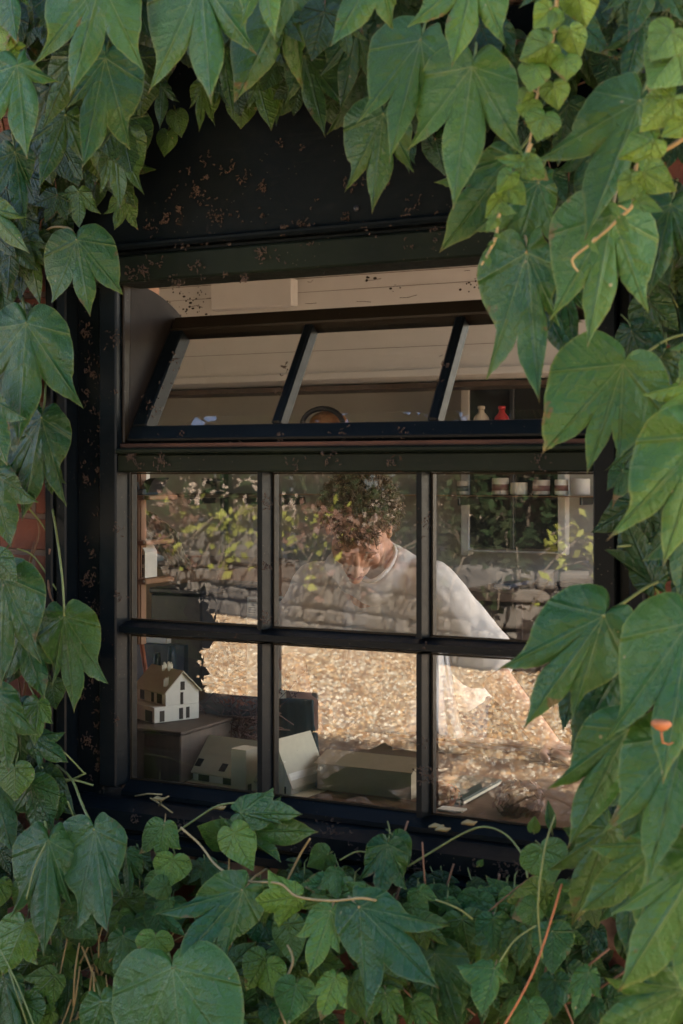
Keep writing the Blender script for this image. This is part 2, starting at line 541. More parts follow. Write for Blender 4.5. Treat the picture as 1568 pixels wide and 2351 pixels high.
XL, XR = fx(290), fx(1370)             # clear glass edges, left and right
Z_GB, Z_MB0, Z_MB1, Z_TB = 0.979, fz(300, 1458), fz(300, 1426), fz(300, 1084)   # glass bottom, mid bar, transom bottom
Z_TR = fz(300, 1030)                   # transom top
Z_HB = fz(300, 1018)                   # hinge line of the tilting light
Z_LB = fz(300, 657)                    # lintel underside
X0, X1 = fx(140), fx(1500)             # opening in the brickwork
HOUSE_H = 3.9

cot = thing("brick_cottage", "red brick cottage wall behind the ivy with the workshop room inside", "building", (-1.5, 1.2, 0))
# front wall with the window opening (four pieces butted round it)
Yf, Yb = -0.035, 0.20
w = MB()
w.box(-3.0, X0, Yf, Yb, 0, HOUSE_H)
w.box(-5.2, -4.8, Yf, Yb, 0, HOUSE_H)
w.box(-4.8, -3.0, Yf, Yb, 0, .85)  # second opening, out of view, added to light the room
w.box(-4.8, -3.0, Yf, Yb, 2.35, HOUSE_H)
w.box(X1, 0.75, Yf, Yb, 0, HOUSE_H)
w.box(X0, X1, Yf, Yb, 0, .895)
w.box(X0, X1, Yf, Yb, 2.42, HOUSE_H)
w.build("front_wall", M['brick'], cot)
BY = 2.75    # back wall
RX = -0.30    # right inner wall face
w = MB(); w.box(-5.2, RX+.25, BY, BY+.2, 0, HOUSE_H); w.build("back_wall", M['plaster'], cot)
w = MB(); w.box(-5.2, -5.0, Yb, BY, 0, HOUSE_H); w.build("side_wall", M['plaster'], cot)
w = MB()
w.box(RX, RX+.25, Yb, BY, 0, .15); w.box(RX, RX+.25, Yb, BY, 2.48, HOUSE_H)
w.box(RX, RX+.25, Yb, .70, .15, 2.48); w.box(RX, RX+.25, 2.68, BY, .15, 2.48)
w.build("side_wall", M['plaster'], cot)
w = MB(); w.box(-5.0, RX, Yb, BY, 2.50, 2.60); w.build("ceiling", M['white'], cot)
w = MB(); w.prism([(-.35, HOUSE_H), (1.35, HOUSE_H+1.0), (6.6, HOUSE_H+.02), (6.6, HOUSE_H+.1), (1.35, HOUSE_H+1.1), (-.35, HOUSE_H+.1)], 'x', -5.5, 2.4)  # unseen; stretched back and right to keep sun out of the side opening
w.build("roof", M['roof'], cot)
w = MB(); w.box(-5.0, RX, Yb, BY, .004, .03); w.build("floor", M['concrete'], cot)
# white boxed beam in front of the back wall
BMY = 2.15
zb = fz(800, 868, BMY)
beam = MB(); beam.box(-5.0, RX, BMY, BY, zb, 2.50, .004)
beam.box(-5.0, RX, BMY-.035, BMY, fz(800, 618, BMY), 2.50, .004)
bo = beam.build("beam", M['white'], cot)
bt = MB()
for v_, w_ in ((868-30, .0012), (790, .0010), (700, .0012), (668, .0020)): z_ = fz(800, v_-35, BMY); bt.box(-4.9, RX-.01, BMY-.0014, BMY-.0002, z_, z_+w_)
bt.build("board_joints", M['darkwood'], bo)
bt = MB()
a = P(500, 672, BMY); c = P(685, 705, BMY)
bt.box(a.x, c.x, BMY-.05, BMY-.001, c.z, c.z+.10, .004)
bt.build("cable_box", M['white'], bo)
bt = MB(); bt.box(-5, RX, BMY-.016, BMY-.001, zb-.004, zb+.022, .003)
a = P(850, 860, BMY); c = P(975, 872, BMY)
bt.build("moulding", M['white'], bo)
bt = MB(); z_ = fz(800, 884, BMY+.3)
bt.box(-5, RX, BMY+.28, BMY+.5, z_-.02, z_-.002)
bt.build("shadow_strip", M['darkwood'], bo)  # dark strip standing in for the shaded gap under the beam
# fly specks and cracks on the beam
random.seed(5)
sp_ = MB()
spots = [(435, 690, 10), (455, 675, 8), (405, 720, 6), (470, 725, 7), (560, 687, 9), (600, 690, 7), (650, 680, 8), (430, 712, 7), (850, 640, 5), (905, 660, 4), (1080, 660, 8), (1100, 640, 6), (1170, 690, 9), (945, 705, 8), (1150, 640, 5), (380, 700, 4), (420, 668, 4)]
for u, v, n_ in spots:
    for k in range(n_):
        p = P(u + random.gauss(0, 11), v + random.gauss(0, 8), BMY - .0015)
        s = random.uniform(.0012, .0045)
        sp_.ellipsoid((p.x, BMY-.0005, p.z), (s*random.uniform(.6, 1.8), .0015, s), nu=6, nv=4)
for k in range(16):
    u = random.uniform(380, 1180); v = random.uniform(640, 715) - (u-380)*.05
    p = P(u, v, BMY-.001); L_ = random.uniform(.02, .09)
    sp_.tube([p, p+Vector((L_*.5, 0, random.uniform(-.004, .004))), p+Vector((L_, 0, random.uniform(-.006, .006)))], .0008, 4)
o = sp_.build("fly_specks", M['fly'], bo); o["kind"] = "stuff"

# ------------------------------------------------------------------ the window
win = thing("window", "old black-painted wooden window with six small panes and a tilted top light", "window", ((XL+XR)/2, 0, Z_GB))
GY = .022      # glass plane
FB = .046      # back of the frame
# side linings and architraves
def rim(x0, x1, y0, y1, z0, z1, c=.003):
    m_ = MB(); m_.box(x0, x1, y0, y1, z0, z1, c); return m_
xa, xb, xc = fx(187), fx(247), XL
m_ = rim(X0+.001, fx(158), -.055, .03, .90, 2.41)
m_.box(fx(158)+.0005, fx(164), -.047, .03, .90, 2.41, .002)
m_.box(fx(164)+.0005, xa, -.052, .03, .90, 2.41, .003)
m_.build("architrave", M['paint'], win)
rim(xa+.0005, xb, -.012, .05, .93, 2.05, .002).build("lining_board", M['paint'], win)
m_ = rim(xb+.0005, xc-.004, -.030, FB, .97, 2.05, .003)
m_.build("frame_post", M['paint'], win, label="left post of the black frame with dull grey face")
rim(xc-.0035, xc+.003, -.012, FB-.002, Z_HB, 1.98, .002).build("hinge_strip", M['rusty'], win)
# right side
xr2, xr3, xr4 = fx(1425), fx(1462), X1
m_ = rim(XR+.002, xr2, -.030, FB, .97, 2.05, .003); m_.build("frame_post", M['paint'], win)
rim(xr2+.0005, xr3, -.012, .05, .93, 2.05, .002).build("lining_board", M['paint'], win)
m_ = rim(xr3+.0005, xr4-.001, -.052, .03, .90, 2.41, .004); m_.build("architrave", M['paint'], win)
# transom and bars
m_ = MB(); m_.box(XL-.004, XR+.002, -.026, FB, Z_TB, Z_TR-.012, .003)
m_.box(XL-.004, XR+.002, -.034, FB, Z_TR-.011, Z_TR, .003)
m_.build("transom", M['green'], win)
rim(XL-.003, XR+.001, -.018, .01, Z_TR+.0006, Z_HB-.001, .001).build("hinge_gap", M['rust'], win)
bw = .0098
bars_x = [fx(606), fx(970)]
for x in bars_x:
    for z0, z1 in ((Z_GB, Z_MB0), (Z_MB1, Z_TB)):
        m_ = MB()
        m_.prism([(x-bw, GY-.004), (x-bw*.55, -.016), (x+bw*.55, -.016), (x+bw, GY-.004), (x+bw, FB-.005), (x-bw, FB-.005)], 'z', z0, z1)
        m_.build("glazing_bar", M['paint'], win)
m_ = MB()
zc = (Z_MB0+Z_MB1)/2; hw = (Z_MB1-Z_MB0)/2
m_.prism([(GY-.004, zc-hw), (-.019, zc-hw*.5), (-.019, zc+hw*.35), (GY-.004, zc+hw), (FB-.005, zc+hw), (FB-.005, zc-hw)], 'x', XL-.004, XR+.002)
m_.build("glazing_bar", M['paint'], win)
# bottom rail
m_ = MB()
m_.prism([(GY-.004, Z_GB), (-.012, Z_GB-.018), (-.012, Z_GB-.027), (FB-.005, Z_GB-.027), (FB-.005, Z_GB-.016)], 'x', XL-.004, XR+.002)
m_.build("bottom_rail", M['paint'], win)
# sill
ZS = Z_GB-.0275
m_ = MB()
m_.prism([(FB, ZS), (-.030, ZS-.002), (-.080, ZS-.012), (-.080, ZS-.045), (-.066, ZS-.050), (-.066, ZS-.056), (-.094, ZS-.060), (-.094, ZS-.076), (-.034, ZS-.076), (FB, ZS-.05)], 'x', xb-.05, xr2+.05)
m_.build("sill", M['paint'], win)
# lintel boards
xl0, xl1 = fx(187), fx(1470)
ZF = fz(300, 572, -.05)
m_ = MB(); m_.box(xl0, xl1, -.052, .05, Z_LB, ZF-.012, .004); m_.build("lintel_board", M['green'], win, label="lower dark green lintel board")
m_ = MB(); m_.box(xl0, xl1, -.040, .05, ZF-.0115, ZF-.001, .003); m_.box(xl0, xl1, -.060, .05, ZF-.0005, ZF+.014, .005); m_.build("lintel_moulding", M['paint'], win)
m_ = MB(); m_.box(xl0, xl1, -.030, .05, ZF+.0145, 2.412, .004); m_.build("lintel_board", M['paint'], win, label="tall upper lintel board, nearly black, with dried tendrils")
# screw head on the board
p = P(816, 478, -.035); m_ = MB(); m_.ellipsoid((p.x, -.031, p.z), (.006, .004, .006), nu=12, nv=8); m_.build("screw_head", M['black'], win)
# putty lines round panes
def bead(x0, x1, z0, z1, mat=M['rusty']):
    t_ = .0035; m_ = MB()
    y0, y1 = GY-.006, GY-.0015
    m_.box(x0, x1, y0, y1, z1-t_, z1); m_.box(x0, x1, y0, y1, z0, z0+t_)
    m_.box(x0, x0+t_, y0, y1, z0+t_, z1-t_); m_.box(x1-t_, x1, y0, y1, z0+t_, z1-t_)
    return m_
edges = [XL-.002, bars_x[0]-bw, bars_x[0]+bw, bars_x[1]-bw, bars_x[1]+bw, XR]
random.seed(11)
tilt = {(0, 0): (.006, .004), (1, 0): (0, -.004), (2, 0): (-.003, .004), (0, 1): (.004, -.004), (1, 1): (0, .002), (2, 1): (.004, -.003)}
for r_, (z0, z1) in enumerate(((Z_GB, Z_MB0), (Z_MB1, Z_TB))):
    for c_ in range(3):
        x0, x1 = edges[2*c_], edges[2*c_+1]
        bead(x0+.0006, x1-.0006, z0+.0006, z1-.0006).build("putty_bead", M['rusty'], win)
        cx_, cz_ = (x0+x1)/2, (z0+z1)/2
        hx, hz = (x1-x0)/2-.001, (z1-z0)/2-.001
        ax, az = tilt[(c_, r_)]
        vs = []
        nx = 6
        for j in range(nx+1):
            for i in range(nx+1):
                a_, b_ = -1+2*i/nx, -1+2*j/nx
                vs.append((cx_+a_*hx, GY + a_*hx*ax + b_*hz*az, cz_+b_*hz))
        fs = [(j*(nx+1)+i, j*(nx+1)+i+1, (j+1)*(nx+1)+i+1, (j+1)*(nx+1)+i) for j in range(nx) for i in range(nx)]
        g = MB(); g.add(vs, fs, True)
        g.build("pane", M['glass'], win)

# tilting top light, hinged at its foot and leaning into the room
HY = Y_for_x(412, fx(300))
HZ = fz(412, 735, HY)
Ls = hypot(HY, HZ-Z_HB); al_ = atan2(HY, HZ-Z_HB)
sx0, sx1 = XL+.005, XR-.002
MT = Matrix.Translation((0, 0.0, Z_HB)) @ Matrix.Rotation(-al_, 4, 'X')
def sb(m_, x0, x1, y0, y1, z0, z1, c=.003):
    return m_.box(x0, x1, y0, y1, z0, z1, c, MT)
sash = MB()
sb(sash, sx0, sx1, -.012, .026, 0, .036)
sash_o = sash.build("top_light", M['paint'], win, label="top light leaning inward, its lower rail")
def sp(name, mbx, mat):
    return mbx.build(name, mat, sash_o)
q = MB(); sb(q, sx0, sx1, -.012, .026, Ls-.036, Ls); sp("top_rail", q, M['rusty'])
q = MB(); sb(q, sx0, sx0+.034, -.012, .026, .0365, Ls-.0365); sp("stile", q, M['paint'])
q = MB(); sb(q, sx1-.034, sx1, -.012, .026, .0365, Ls-.0365); sp("stile", q, M['paint'])
hb = [fx(624), fx(985)]
for x in hb:
    q = MB(); sb(q, x-.0105, x+.0105, -.012, .022, .0365, Ls-.0365, .005); sp("glazing_bar", q, M['paint'])
he = [sx0+.034, hb[0]-.0105, hb[0]+.0105, hb[1]-.0105, hb[1]+.0105, sx1-.034]
for i in range(3):
    g = MB()
    g.add([MT @ Vector(v) for v in ((he[2*i], .008, .036), (he[2*i+1], .008, .036), (he[2*i+1], .008, Ls-.036), (he[2*i], .008, Ls-.036))], [(0, 1, 2, 3)])
    sp("pane", g, M['glass'])
# quadrant cheek boards beside the tilting light
for xq, nm in ((XL+.0035, 'l'), (XR-.0015, 'r')):
    pts = [(0.004, Z_HB)]
    R_ = 1.985-Z_HB
    for k in range(13):
        a_ = (pi*.5)*k/12*.42
        pts.append((.012 + R_*sin(a_)*1.05, Z_HB + R_*cos(a_)))
    m_ = MB(); m_.prism(pts, 'x', xq-.009 if nm == 'r' else xq-.008, xq)
    m_.build("hopper_cheek", M['cheek'], win)
# brown inner window lining at the left, seen through the gap
m_ = MB(); m_.box(fx(330, .09), fx(352, .09), .09, .19, .9, 2.3, .003); m_.box(fx(354, .09), fx(372, .09), .07, .19, .9, 2.3, .003)
# placed clear of the cheek, above the light only
m_ = MB()
zl = 1.70
m_.box(fx(345, .30), fx(357, .30), .215, .30, zl+.15, 2.40, .003)
m_.box(fx(360, .30), fx(373, .30), .215, .29, zl+.15, 2.40, .003)
m_.box(fx(326, .30), fx(341, .30), .215, .295, zl+.15, 2.40, .003)
m_.build("inner_lining", M['wood'], win)
# dried tendril pads left on the paint: far too many to count
random.seed(21)
td = MB()
def squiggle(c, n, s, spread):
    for k in range(n):
        p = Vector((c.x+random.gauss(0, spread), c.y, c.z+random.gauss(0, spread)))
        a_ = random.uniform(0, 2*pi); pts = []
        for j in range(5):
            pts.append(p.copy()); a_ += random.uniform(-1.3, 1.3)
            p = p + Vector((cos(a_)*s, -random.uniform(0, .3)*s, sin(a_)*s))
        rr = random.uniform(.0005, .0010)
        td.tube(pts, rr, 4)
        if random.random() < .5:
            td.ellipsoid(pts[-1], (.0018, .001, .0018), nu=5, nv=3)
clusters = [(u, v, -.032) for u, v in ((430, 400), (475, 365), (525, 385), (410, 480), (470, 470), (500, 495), (545, 500), (600, 500), (600, 430), (560, 410), (650, 540), (455, 440), (390, 455), (720, 470), (800, 500), (950, 460), (690, 520), (640, 330), (380, 500), (580, 590), (350, 520))]
clusters += [(u, v, -.056) for u, v in ((330, 620), (370, 600), (455, 620), (420, 560), (480, 545), (520, 555), (600, 580), (640, 590), (405, 650), (650, 530), (300, 630), (700, 560), (850, 540), (1000, 520), (560, 640))]
clusters += [(u, v, -.014) for u, v in ((200, 900), (215, 860), (225, 830), (205, 1010), (225, 1040), (230, 1080), (195, 1100), (225, 1170), (200, 1240), (212, 1270), (240, 1220), (215, 1390), (225, 1420), (205, 1500), (225, 1605), (200, 1700), (225, 1760), (210, 1320), (230, 950), (200, 760), (215, 780))]
clusters += [(u, v, -.034) for u, v in ((265, 900), (270, 1210), (275, 1370), (270, 1650), (262, 780), (315, 1065), (370, 1060), (300, 1050), (680, 1062), (760, 1055), (900, 1060), (1240, 1055))]
clusters += [(u, v, -.085) for u, v in ((310, 1880), (420, 1895), (760, 1905), (800, 1925), (870, 1955), (960, 1990), (1090, 1985), (1190, 1990), (500, 1900))]
clusters += [(u, v, -.005) for u, v in ((360, 1010), (420, 1000), (540, 1010), (640, 1005), (790, 1000), (925, 998), (1080, 995), (345, 930), (370, 880), (400, 830), (640, 900), (655, 840), (1010, 880), (1020, 830))]
clusters += [(u, v, -.020) for u, v in ((612, 1150), (614, 1300), (610, 1420), (975, 1200), (970, 1480), (975, 1700), (978, 1780))]
for u, v, Y in clusters:
    c = P(u, v, Y)
    squiggle(c, random.choice((3, 6, 10, 16, 26)), random.uniform(.0010, .0021), random.uniform(.003, .011))
for k in range(120):
    q_ = random.random()
    if q_ < .45: u, v, Y = random.uniform(190, 246), random.uniform(700, 1850), -.013
    elif q_ < .8: u, v, Y = random.uniform(330, 1000), random.uniform(330, 640), -.056 if random.random() < .3 else -.032
    else: u, v, Y = random.uniform(300, 1250), 0, -.083
    if q_ >= .8: v = 1895 + (u-300)*.12 + random.uniform(-18, 14)
    squiggle(P(u, v, Y), random.randint(1, 7), random.uniform(.001, .002), .0035)
o = td.build("dried_tendrils", M['tendril'])
o["kind"] = "stuff"; tag(o, "dried brown ivy tendrils stuck to the black window paint", "tendrils")

# masonry ledge under the sill
m_ = MB()
random.seed(3)
x = X0
while x < X1-.01:
    L_ = min(random.uniform(.16, .26), X1-x)
    m_.box(x+.004, x+L_-.004, -.075-random.uniform(0, .01), -.036, .815, .894, .008); x += L_
tag(m_.build("brick_ledge", M['sillstone']), "worn pinkish masonry ledge directly under the black window sill", "ledge")
#@@YARD
# loose pebbles where the mirrored gravel can be made out
import numpy as np
def pebbles():
    rs = np.random.RandomState(3)
    pts = []
    n = 150000
    X = rs.uniform(-10.5, -.5, n); Yp = rs.uniform(-11.0, -3.6, n)
    # keep what the mirrored view can reach
    zz = (-Yp+CD)
    tt = X/zz                      # mirrored ray direction, x over depth
    lo = (-SP+(-.17)*CP)/(CP+(-.17)*SP); hi = (-SP+.20*CP)/(CP+.20*SP)
    k = (tt > lo) & (tt < hi)
    X, Yp = X[k], Yp[k]; n = len(X)
    r = rs.uniform(.0095, .023, n)
    base = np.array([(1, 0, 0), (.31, .95, 0), (-.81, .59, 0), (-.81, -.59, 0), (.31, -.95, 0), (0, 0, 1), (.55, .30, .75), (-.5, .35, .72), (-.05, -.6, .72)])
    base = np.array([(1, 0, 0), (.5, .87, 0), (-.5, .87, 0), (-1, 0, 0), (-.5, -.87, 0), (.5, -.87, 0), (.55, .32, .7), (-.6, .32, .66), (0, -.65, .68), (.02, 0, .95)])
    fc = [(0, 1, 6), (1, 2, 7, 6), (2, 3, 7), (3, 4, 8, 7), (4, 5, 8), (5, 0, 6, 8), (6, 7, 9), (7, 8, 9), (8, 6, 9)]
    a = rs.uniform(0, 6.28, n); sx = r*rs.uniform(.8, 1.3, n); sy = r*rs.uniform(.7, 1.0, n); sz = r*rs.uniform(.6, 1.1, n)
    ca, sa = np.cos(a), np.sin(a)
    B = base[None]*np.stack([sx, sy, sz], 1)[:, None]
    V = np.empty_like(B)
    V[..., 0] = B[..., 0]*ca[:, None]-B[..., 1]*sa[:, None]+X[:, None]
    V[..., 1] = B[..., 0]*sa[:, None]+B[..., 1]*ca[:, None]+Yp[:, None]
    V[..., 2] = B[..., 2]-.002
    me = bpy.data.meshes.new("pebbles")
    nv = 10; me.vertices.add(n*nv); me.vertices.foreach_set("co", V.reshape(-1))
    lt = [len(f) for f in fc]; li = np.array([i for f in fc for i in f]); nl = len(li)
    me.loops.add(n*nl); me.loops.foreach_set("vertex_index", (np.arange(n)[:, None]*nv+li[None]).reshape(-1).astype(np.int32))
    me.polygons.add(n*len(fc))
    st = np.cumsum([0]+lt[:-1]); me.polygons.foreach_set("loop_start", (np.arange(n)[:, None]*nl+st[None]).reshape(-1).astype(np.int32))
    me.update(calc_edges=True)
    me.polygons.foreach_set("use_smooth", np.ones(n*len(fc), dtype=bool))
    ca_ = me.color_attributes.new("leafcol", 'FLOAT_COLOR', 'POINT')
    pal = np.array([(.72, .50, .28), (.80, .62, .40), (.60, .38, .20), (.86, .76, .60), (.40, .24, .13), (.74, .56, .38), (.55, .42, .30), (.90, .84, .72)])
    c = (pal**1.2)[rs.randint(0, len(pal), n)]*rs.uniform(.24, .66, n)[:, None]
    c = c*np.array([1.0, .96, .89])
    c = np.concatenate([c, np.ones((n, 1))], 1)
    ca_.data.foreach_set("color", np.repeat(c, nv, 0).reshape(-1))
    m, nt, b, o = nodes("pebble_stone")
    at = N(nt, "ShaderNodeVertexColor", layer_name="leafcol"); nt.links.new(at.outputs[0], b.inputs["Base Color"]); b.inputs["Roughness"].default_value = .85
    me.materials.append(m)
    ob = bpy.data.objects.new("gravel", me); link(ob); ob["kind"] = "stuff"
    tag(ob, "sunlit golden gravel pebbles of the yard, mirrored in the lower panes", "gravel")
pebbles()
# ------------------------------------------------------------------ the yard behind the camera (seen mirrored in the panes)
def leafcloud(m_, n, fn, size, seed):
    random.seed(seed)
    vs, fs = [], []
    for k in range(n):
        p = fn()
        a = Vector((random.gauss(0, 1), random.gauss(0, 1), random.gauss(0, 1))).normalized()
        b = a.cross(Vector((random.gauss(0, 1), random.gauss(0, 1), random.gauss(0, 1)))).normalized()
        s = size*random.uniform(.6, 1.4)
        i = len(vs)
        vs += [p-a*s, p+b*s*.55-a*s*.1, p+a*s, p-b*s*.55-a*s*.1]
        fs.append((i, i+1, i+2, i+3))
    m_.add(vs, fs)

def stonewall():
    t = thing("stone_wall", "low rubble stone wall across the gravel yard, mirrored in the panes", "wall", (-6, -9.7, 0))
    line = [(-17, -11.0), (-8.2, -10.75), (-4.5, -8.8), (-3.3, -8.95), (4.0, -10.2)]
    core, st = MB(), MB()
    random.seed(8)
    for (xa_, ya_), (xb_, yb_) in zip(line[:-1], line[1:]):
        L_ = hypot(xb_-xa_, yb_-ya_); ang = atan2(yb_-ya_, xb_-xa_)
        Mx = Matrix.Translation((xa_, ya_, 0)) @ Matrix.Rotation(ang, 4, 'Z')
        core.box(0, L_, -.40, -.06, 0, .60, 0, Mx)
        z = 0
        while z < .68:
            h = random.uniform(.13, .23)
            x = -random.uniform(0, .1)
            while x < L_+.05:
                w_ = random.choice((.16, .22, .30, .42, .58))*random.uniform(.85, 1.15)
                dz = random.uniform(-.03, .03)
                bm = bmesh.new(); bmesh.ops.create_cube(bm, size=1)
                bmesh.ops.subdivide_edges(bm, edges=list(bm.edges), cuts=2, use_grid_fill=True)
                sd = Vector((random.random()*50, random.random()*50, 0))
                for q in bm.verts:
                    c = q.co.copy()
                    r = Vector((math.copysign(abs(c.x*2)**.4, c.x), math.copysign(abs(c.y*2)**.8, c.y), math.copysign(abs(c.z*2)**.4, c.z)))
                    ln = (abs(r.x)**6+abs(r.y)**6+abs(r.z)**6)**(1/6)
                    if ln > 0: r /= max(ln**1.0, .8)
                    nv = mnoise.noise_vector(c*1.7+sd)*.085
                    r += nv
                    q.co = Vector((x+w_/2+r.x*(w_/2-.008), -.10+r.y*.12+random.uniform(-.003, .003), z+h/2+dz*.4+r.z*(h/2-.006)))
                st.add([Mx @ q.co for q in bm.verts], [tuple(q.index for q in f.verts) for f in bm.faces], False)
                bm.free(); x += w_+.012
            z += h
    core.build("wall_core", M['mortar'], t)
    st.build("facing_stones", M['stone'], t)
stonewall()

def tree(name, label, cat, x, y, h, r, mat, n, size, seed, low=.3, trunk=True, group=None):
    t = thing(name, label, cat, (x, y, 0), group)
    random.seed(seed)
    blobs = [(Vector((x+random.gauss(0, r*.45), y+random.gauss(0, r*.35), low+random.random()*(h-low))), random.uniform(.25, .5)*r) for _ in range(26)]
    def fn():
        c, rr = random.choice(blobs)
        d = Vector((random.gauss(0, 1), random.gauss(0, 1), random.gauss(0, .8))).normalized()*rr*random.uniform(.5, 1.05)
        p = c+d
        if p.z < low*.7: p.z = low*.7+random.random()*.2
        return p
    m_ = MB(); leafcloud(m_, n, fn, size, seed); m_.build("crown", mat, t)
    m_ = MB()
    if trunk:
        m_.tube([(x, y, 0), (x+.1, y, h*.3), (x-.1, y+.1, h*.7)], [r*.09, r*.07, r*.03], 8)
    for c, rr in blobs[:14]:
        m_.tube([(x, y, min(c.z*.4, h*.4)), ((x+c.x)/2, (y+c.y)/2, c.z*.7), c], [r*.03, r*.02, .008], 5)
    m_.build("trunk" if trunk else "branches", M['bark'], t)
G_ = "trees beyond the stone wall"
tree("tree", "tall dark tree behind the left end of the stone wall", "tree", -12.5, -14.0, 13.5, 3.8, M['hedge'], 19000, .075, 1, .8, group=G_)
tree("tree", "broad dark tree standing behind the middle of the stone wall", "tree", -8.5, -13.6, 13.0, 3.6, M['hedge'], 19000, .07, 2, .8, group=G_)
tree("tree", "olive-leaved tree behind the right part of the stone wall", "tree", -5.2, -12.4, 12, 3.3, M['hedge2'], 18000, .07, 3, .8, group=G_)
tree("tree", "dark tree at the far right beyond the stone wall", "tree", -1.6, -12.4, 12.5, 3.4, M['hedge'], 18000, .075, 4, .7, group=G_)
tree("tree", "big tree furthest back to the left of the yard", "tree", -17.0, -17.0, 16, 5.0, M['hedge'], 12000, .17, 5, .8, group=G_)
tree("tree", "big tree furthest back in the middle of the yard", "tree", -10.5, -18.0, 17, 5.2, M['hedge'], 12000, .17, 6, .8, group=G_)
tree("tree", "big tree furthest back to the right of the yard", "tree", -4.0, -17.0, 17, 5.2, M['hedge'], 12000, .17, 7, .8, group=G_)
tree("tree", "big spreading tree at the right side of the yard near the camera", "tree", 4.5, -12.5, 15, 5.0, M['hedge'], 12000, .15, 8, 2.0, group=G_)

tree("tree", "unseen tall open-crowned tree behind the cottage roof, added to dapple the gravel with shade", "tree", 2.9, 4.2, 10.2, 1.9, M['hedge2'], 3600, .09, 12, 7.4)  # out of view, put in to throw dappled shade on the gravel

def hedge():
    t = thing("hedge", "dense clipped hedge closing the yard behind the stone wall", "hedge", (-7, -12.4, 0))
    pts = [(-19, -12.7), (-8.4, -12.4), (-4.3, -10.5), (-3.0, -10.6), (5, -12)]
    def fn():
        i = random.choices(range(4), [10, 5, 6, 3])[0]
        a, b = pts[i], pts[i+1]; k = random.random()
        z = random.random()**.8*2.6
        off = -random.random()**2*.5
        return Vector((a[0]+(b[0]-a[0])*k+random.gauss(0, .1), a[1]+(b[1]-a[1])*k+off+.12*sin(z*7+k*30), .1+z))
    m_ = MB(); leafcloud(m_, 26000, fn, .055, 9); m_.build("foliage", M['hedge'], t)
    m_ = MB()
    for a, b in zip(pts[:-1], pts[1:]):
        L_ = hypot(b[0]-a[0], b[1]-a[1]); Mx = Matrix.Translation((a[0], a[1], 0)) @ Matrix.Rotation(atan2(b[1]-a[1], b[0]-a[0]), 4, 'Z')
        for k in range(int(L_/.35)):
            x_ = k*.35+random.uniform(-.1, .1)
            m_.tube([Mx @ Vector((x_, -.4, 0)), Mx @ Vector((x_+.1, -.35, 1.2)), Mx @ Vector((x_+random.uniform(-.2, .2), -.3, 2.4))], [.03, .02, .006], 5)
    m_.build("stems", M['bark'], t)
hedge()
G2 = "shrubs trailing over the stone wall"
def shrub(label, x, y, mat, n, seed, r=.55, h=1.3, size=.05):
    t = thing("shrub", label, "shrub", (x, y, 0), G2)
    random.seed(seed)
    arcs = []
    for k in range(16):
        e = Vector((x+random.uniform(-r, r)*1.2, y+.45+random.uniform(-.1, .25), random.uniform(.35, h)))
        arcs.append((Vector((x+random.uniform(-.1, .1), y-.25, .05)), Vector(((x+e.x)/2, y-.05, h+.15)), e))
    def fn():
        a, b, c = random.choice(arcs); s = random.uniform(.35, 1)
        p = a*(1-s)**2+b*2*s*(1-s)+c*s*s
        return p+Vector((random.gauss(0, .06), random.gauss(0, .06), random.gauss(0, .05)))
    m_ = MB(); leafcloud(m_, n, fn, size, seed); m_.build("foliage", mat, t)
    m_ = MB()
    for a, b, c in arcs:
        m_.tube([a*(1-s)**2+b*2*s*(1-s)+c*s*s for s in (0, .25, .5, .75, 1)], .008, 4)
    m_.build("branches", M['bark'], t)
for i, (x, y, mt, lb) in enumerate([(-9.6, -10.95, 'yleaf', "yellow-leaved shrub trailing over the left of the stone wall"),
                                (-8.0, -10.9, 'yleaf', "second yellow shrub from the left, at the bend of the stone wall"),
                                (-8.9, -11.0, 'rust_leaf', "rust-red shrub between two yellow shrubs on the stone wall"),
                                (-6.6, -10.3, 'yleaf', "yellow shrub right of the bend in the stone wall"),
                                (-6.0, -10.0, 'rust_leaf', "rust-brown shrub beside the rightmost yellow shrub"),
                                (-4.4, -9.15, 'hedge2', "green shrub growing over the middle of the stone wall"),
                                (-3.0, -8.4, 'yleaf', "small pale yellow shrub towards the right of the stone wall"),
                                (-10.6, -11.1, 'hedge2', "green shrub at the left of the yellow shrubs")]):
    shrub(lb, x, y, M[mt], 230 if mt == 'yleaf' else 600, 40+i, size=.055 if mt == 'yleaf' else .045)
#@@ROOM
# ------------------------------------------------------------------ the room behind the glass
def quadbox(mb_, corners, thick):
    """four photo-projected corners already in 3D, given thickness away from the camera"""
    mb_.solid(corners, thick)
def wbox(mb_, u0, v0, u1, v1, Y, depth, c=.002, keep=None):
    a = P(u0, v0, Y); b = P(u1, v1, Y)
    mb_.box(a.x, b.x, Y, Y+depth, a.z, b.z, c)
    return a, b

# dark interior window on the back wall
t = thing("inner_window", "dark glazed window with pale frame on the far wall, above the shelf clutter", "window", P(1178, 1265, 2.72))
Yw = 2.70
q = MB(); wbox(q, 1077, 873, 1279, 1262, Yw+.012, .02, 0); q.build("pane", M['darkglass'], t)
q = MB()
wbox(q, 1058, 862, 1076, 1275, Yw, .049); wbox(q, 1280, 862, 1298, 1275, Yw, .049); q.build("frame", M['white'], t)
q = MB(); wbox(q, 1170, 874, 1179, 1262, Yw-.004, .02); wbox(q, 1076.5, 1140, 1279.5, 1147, Yw+.002, .02); q.build("glazing_bar", M['black'], t)
q = MB(); wbox(q, 1070, 1263, 1290, 1272, Yw-.03, .05); q.build("sill", M['white'], t)
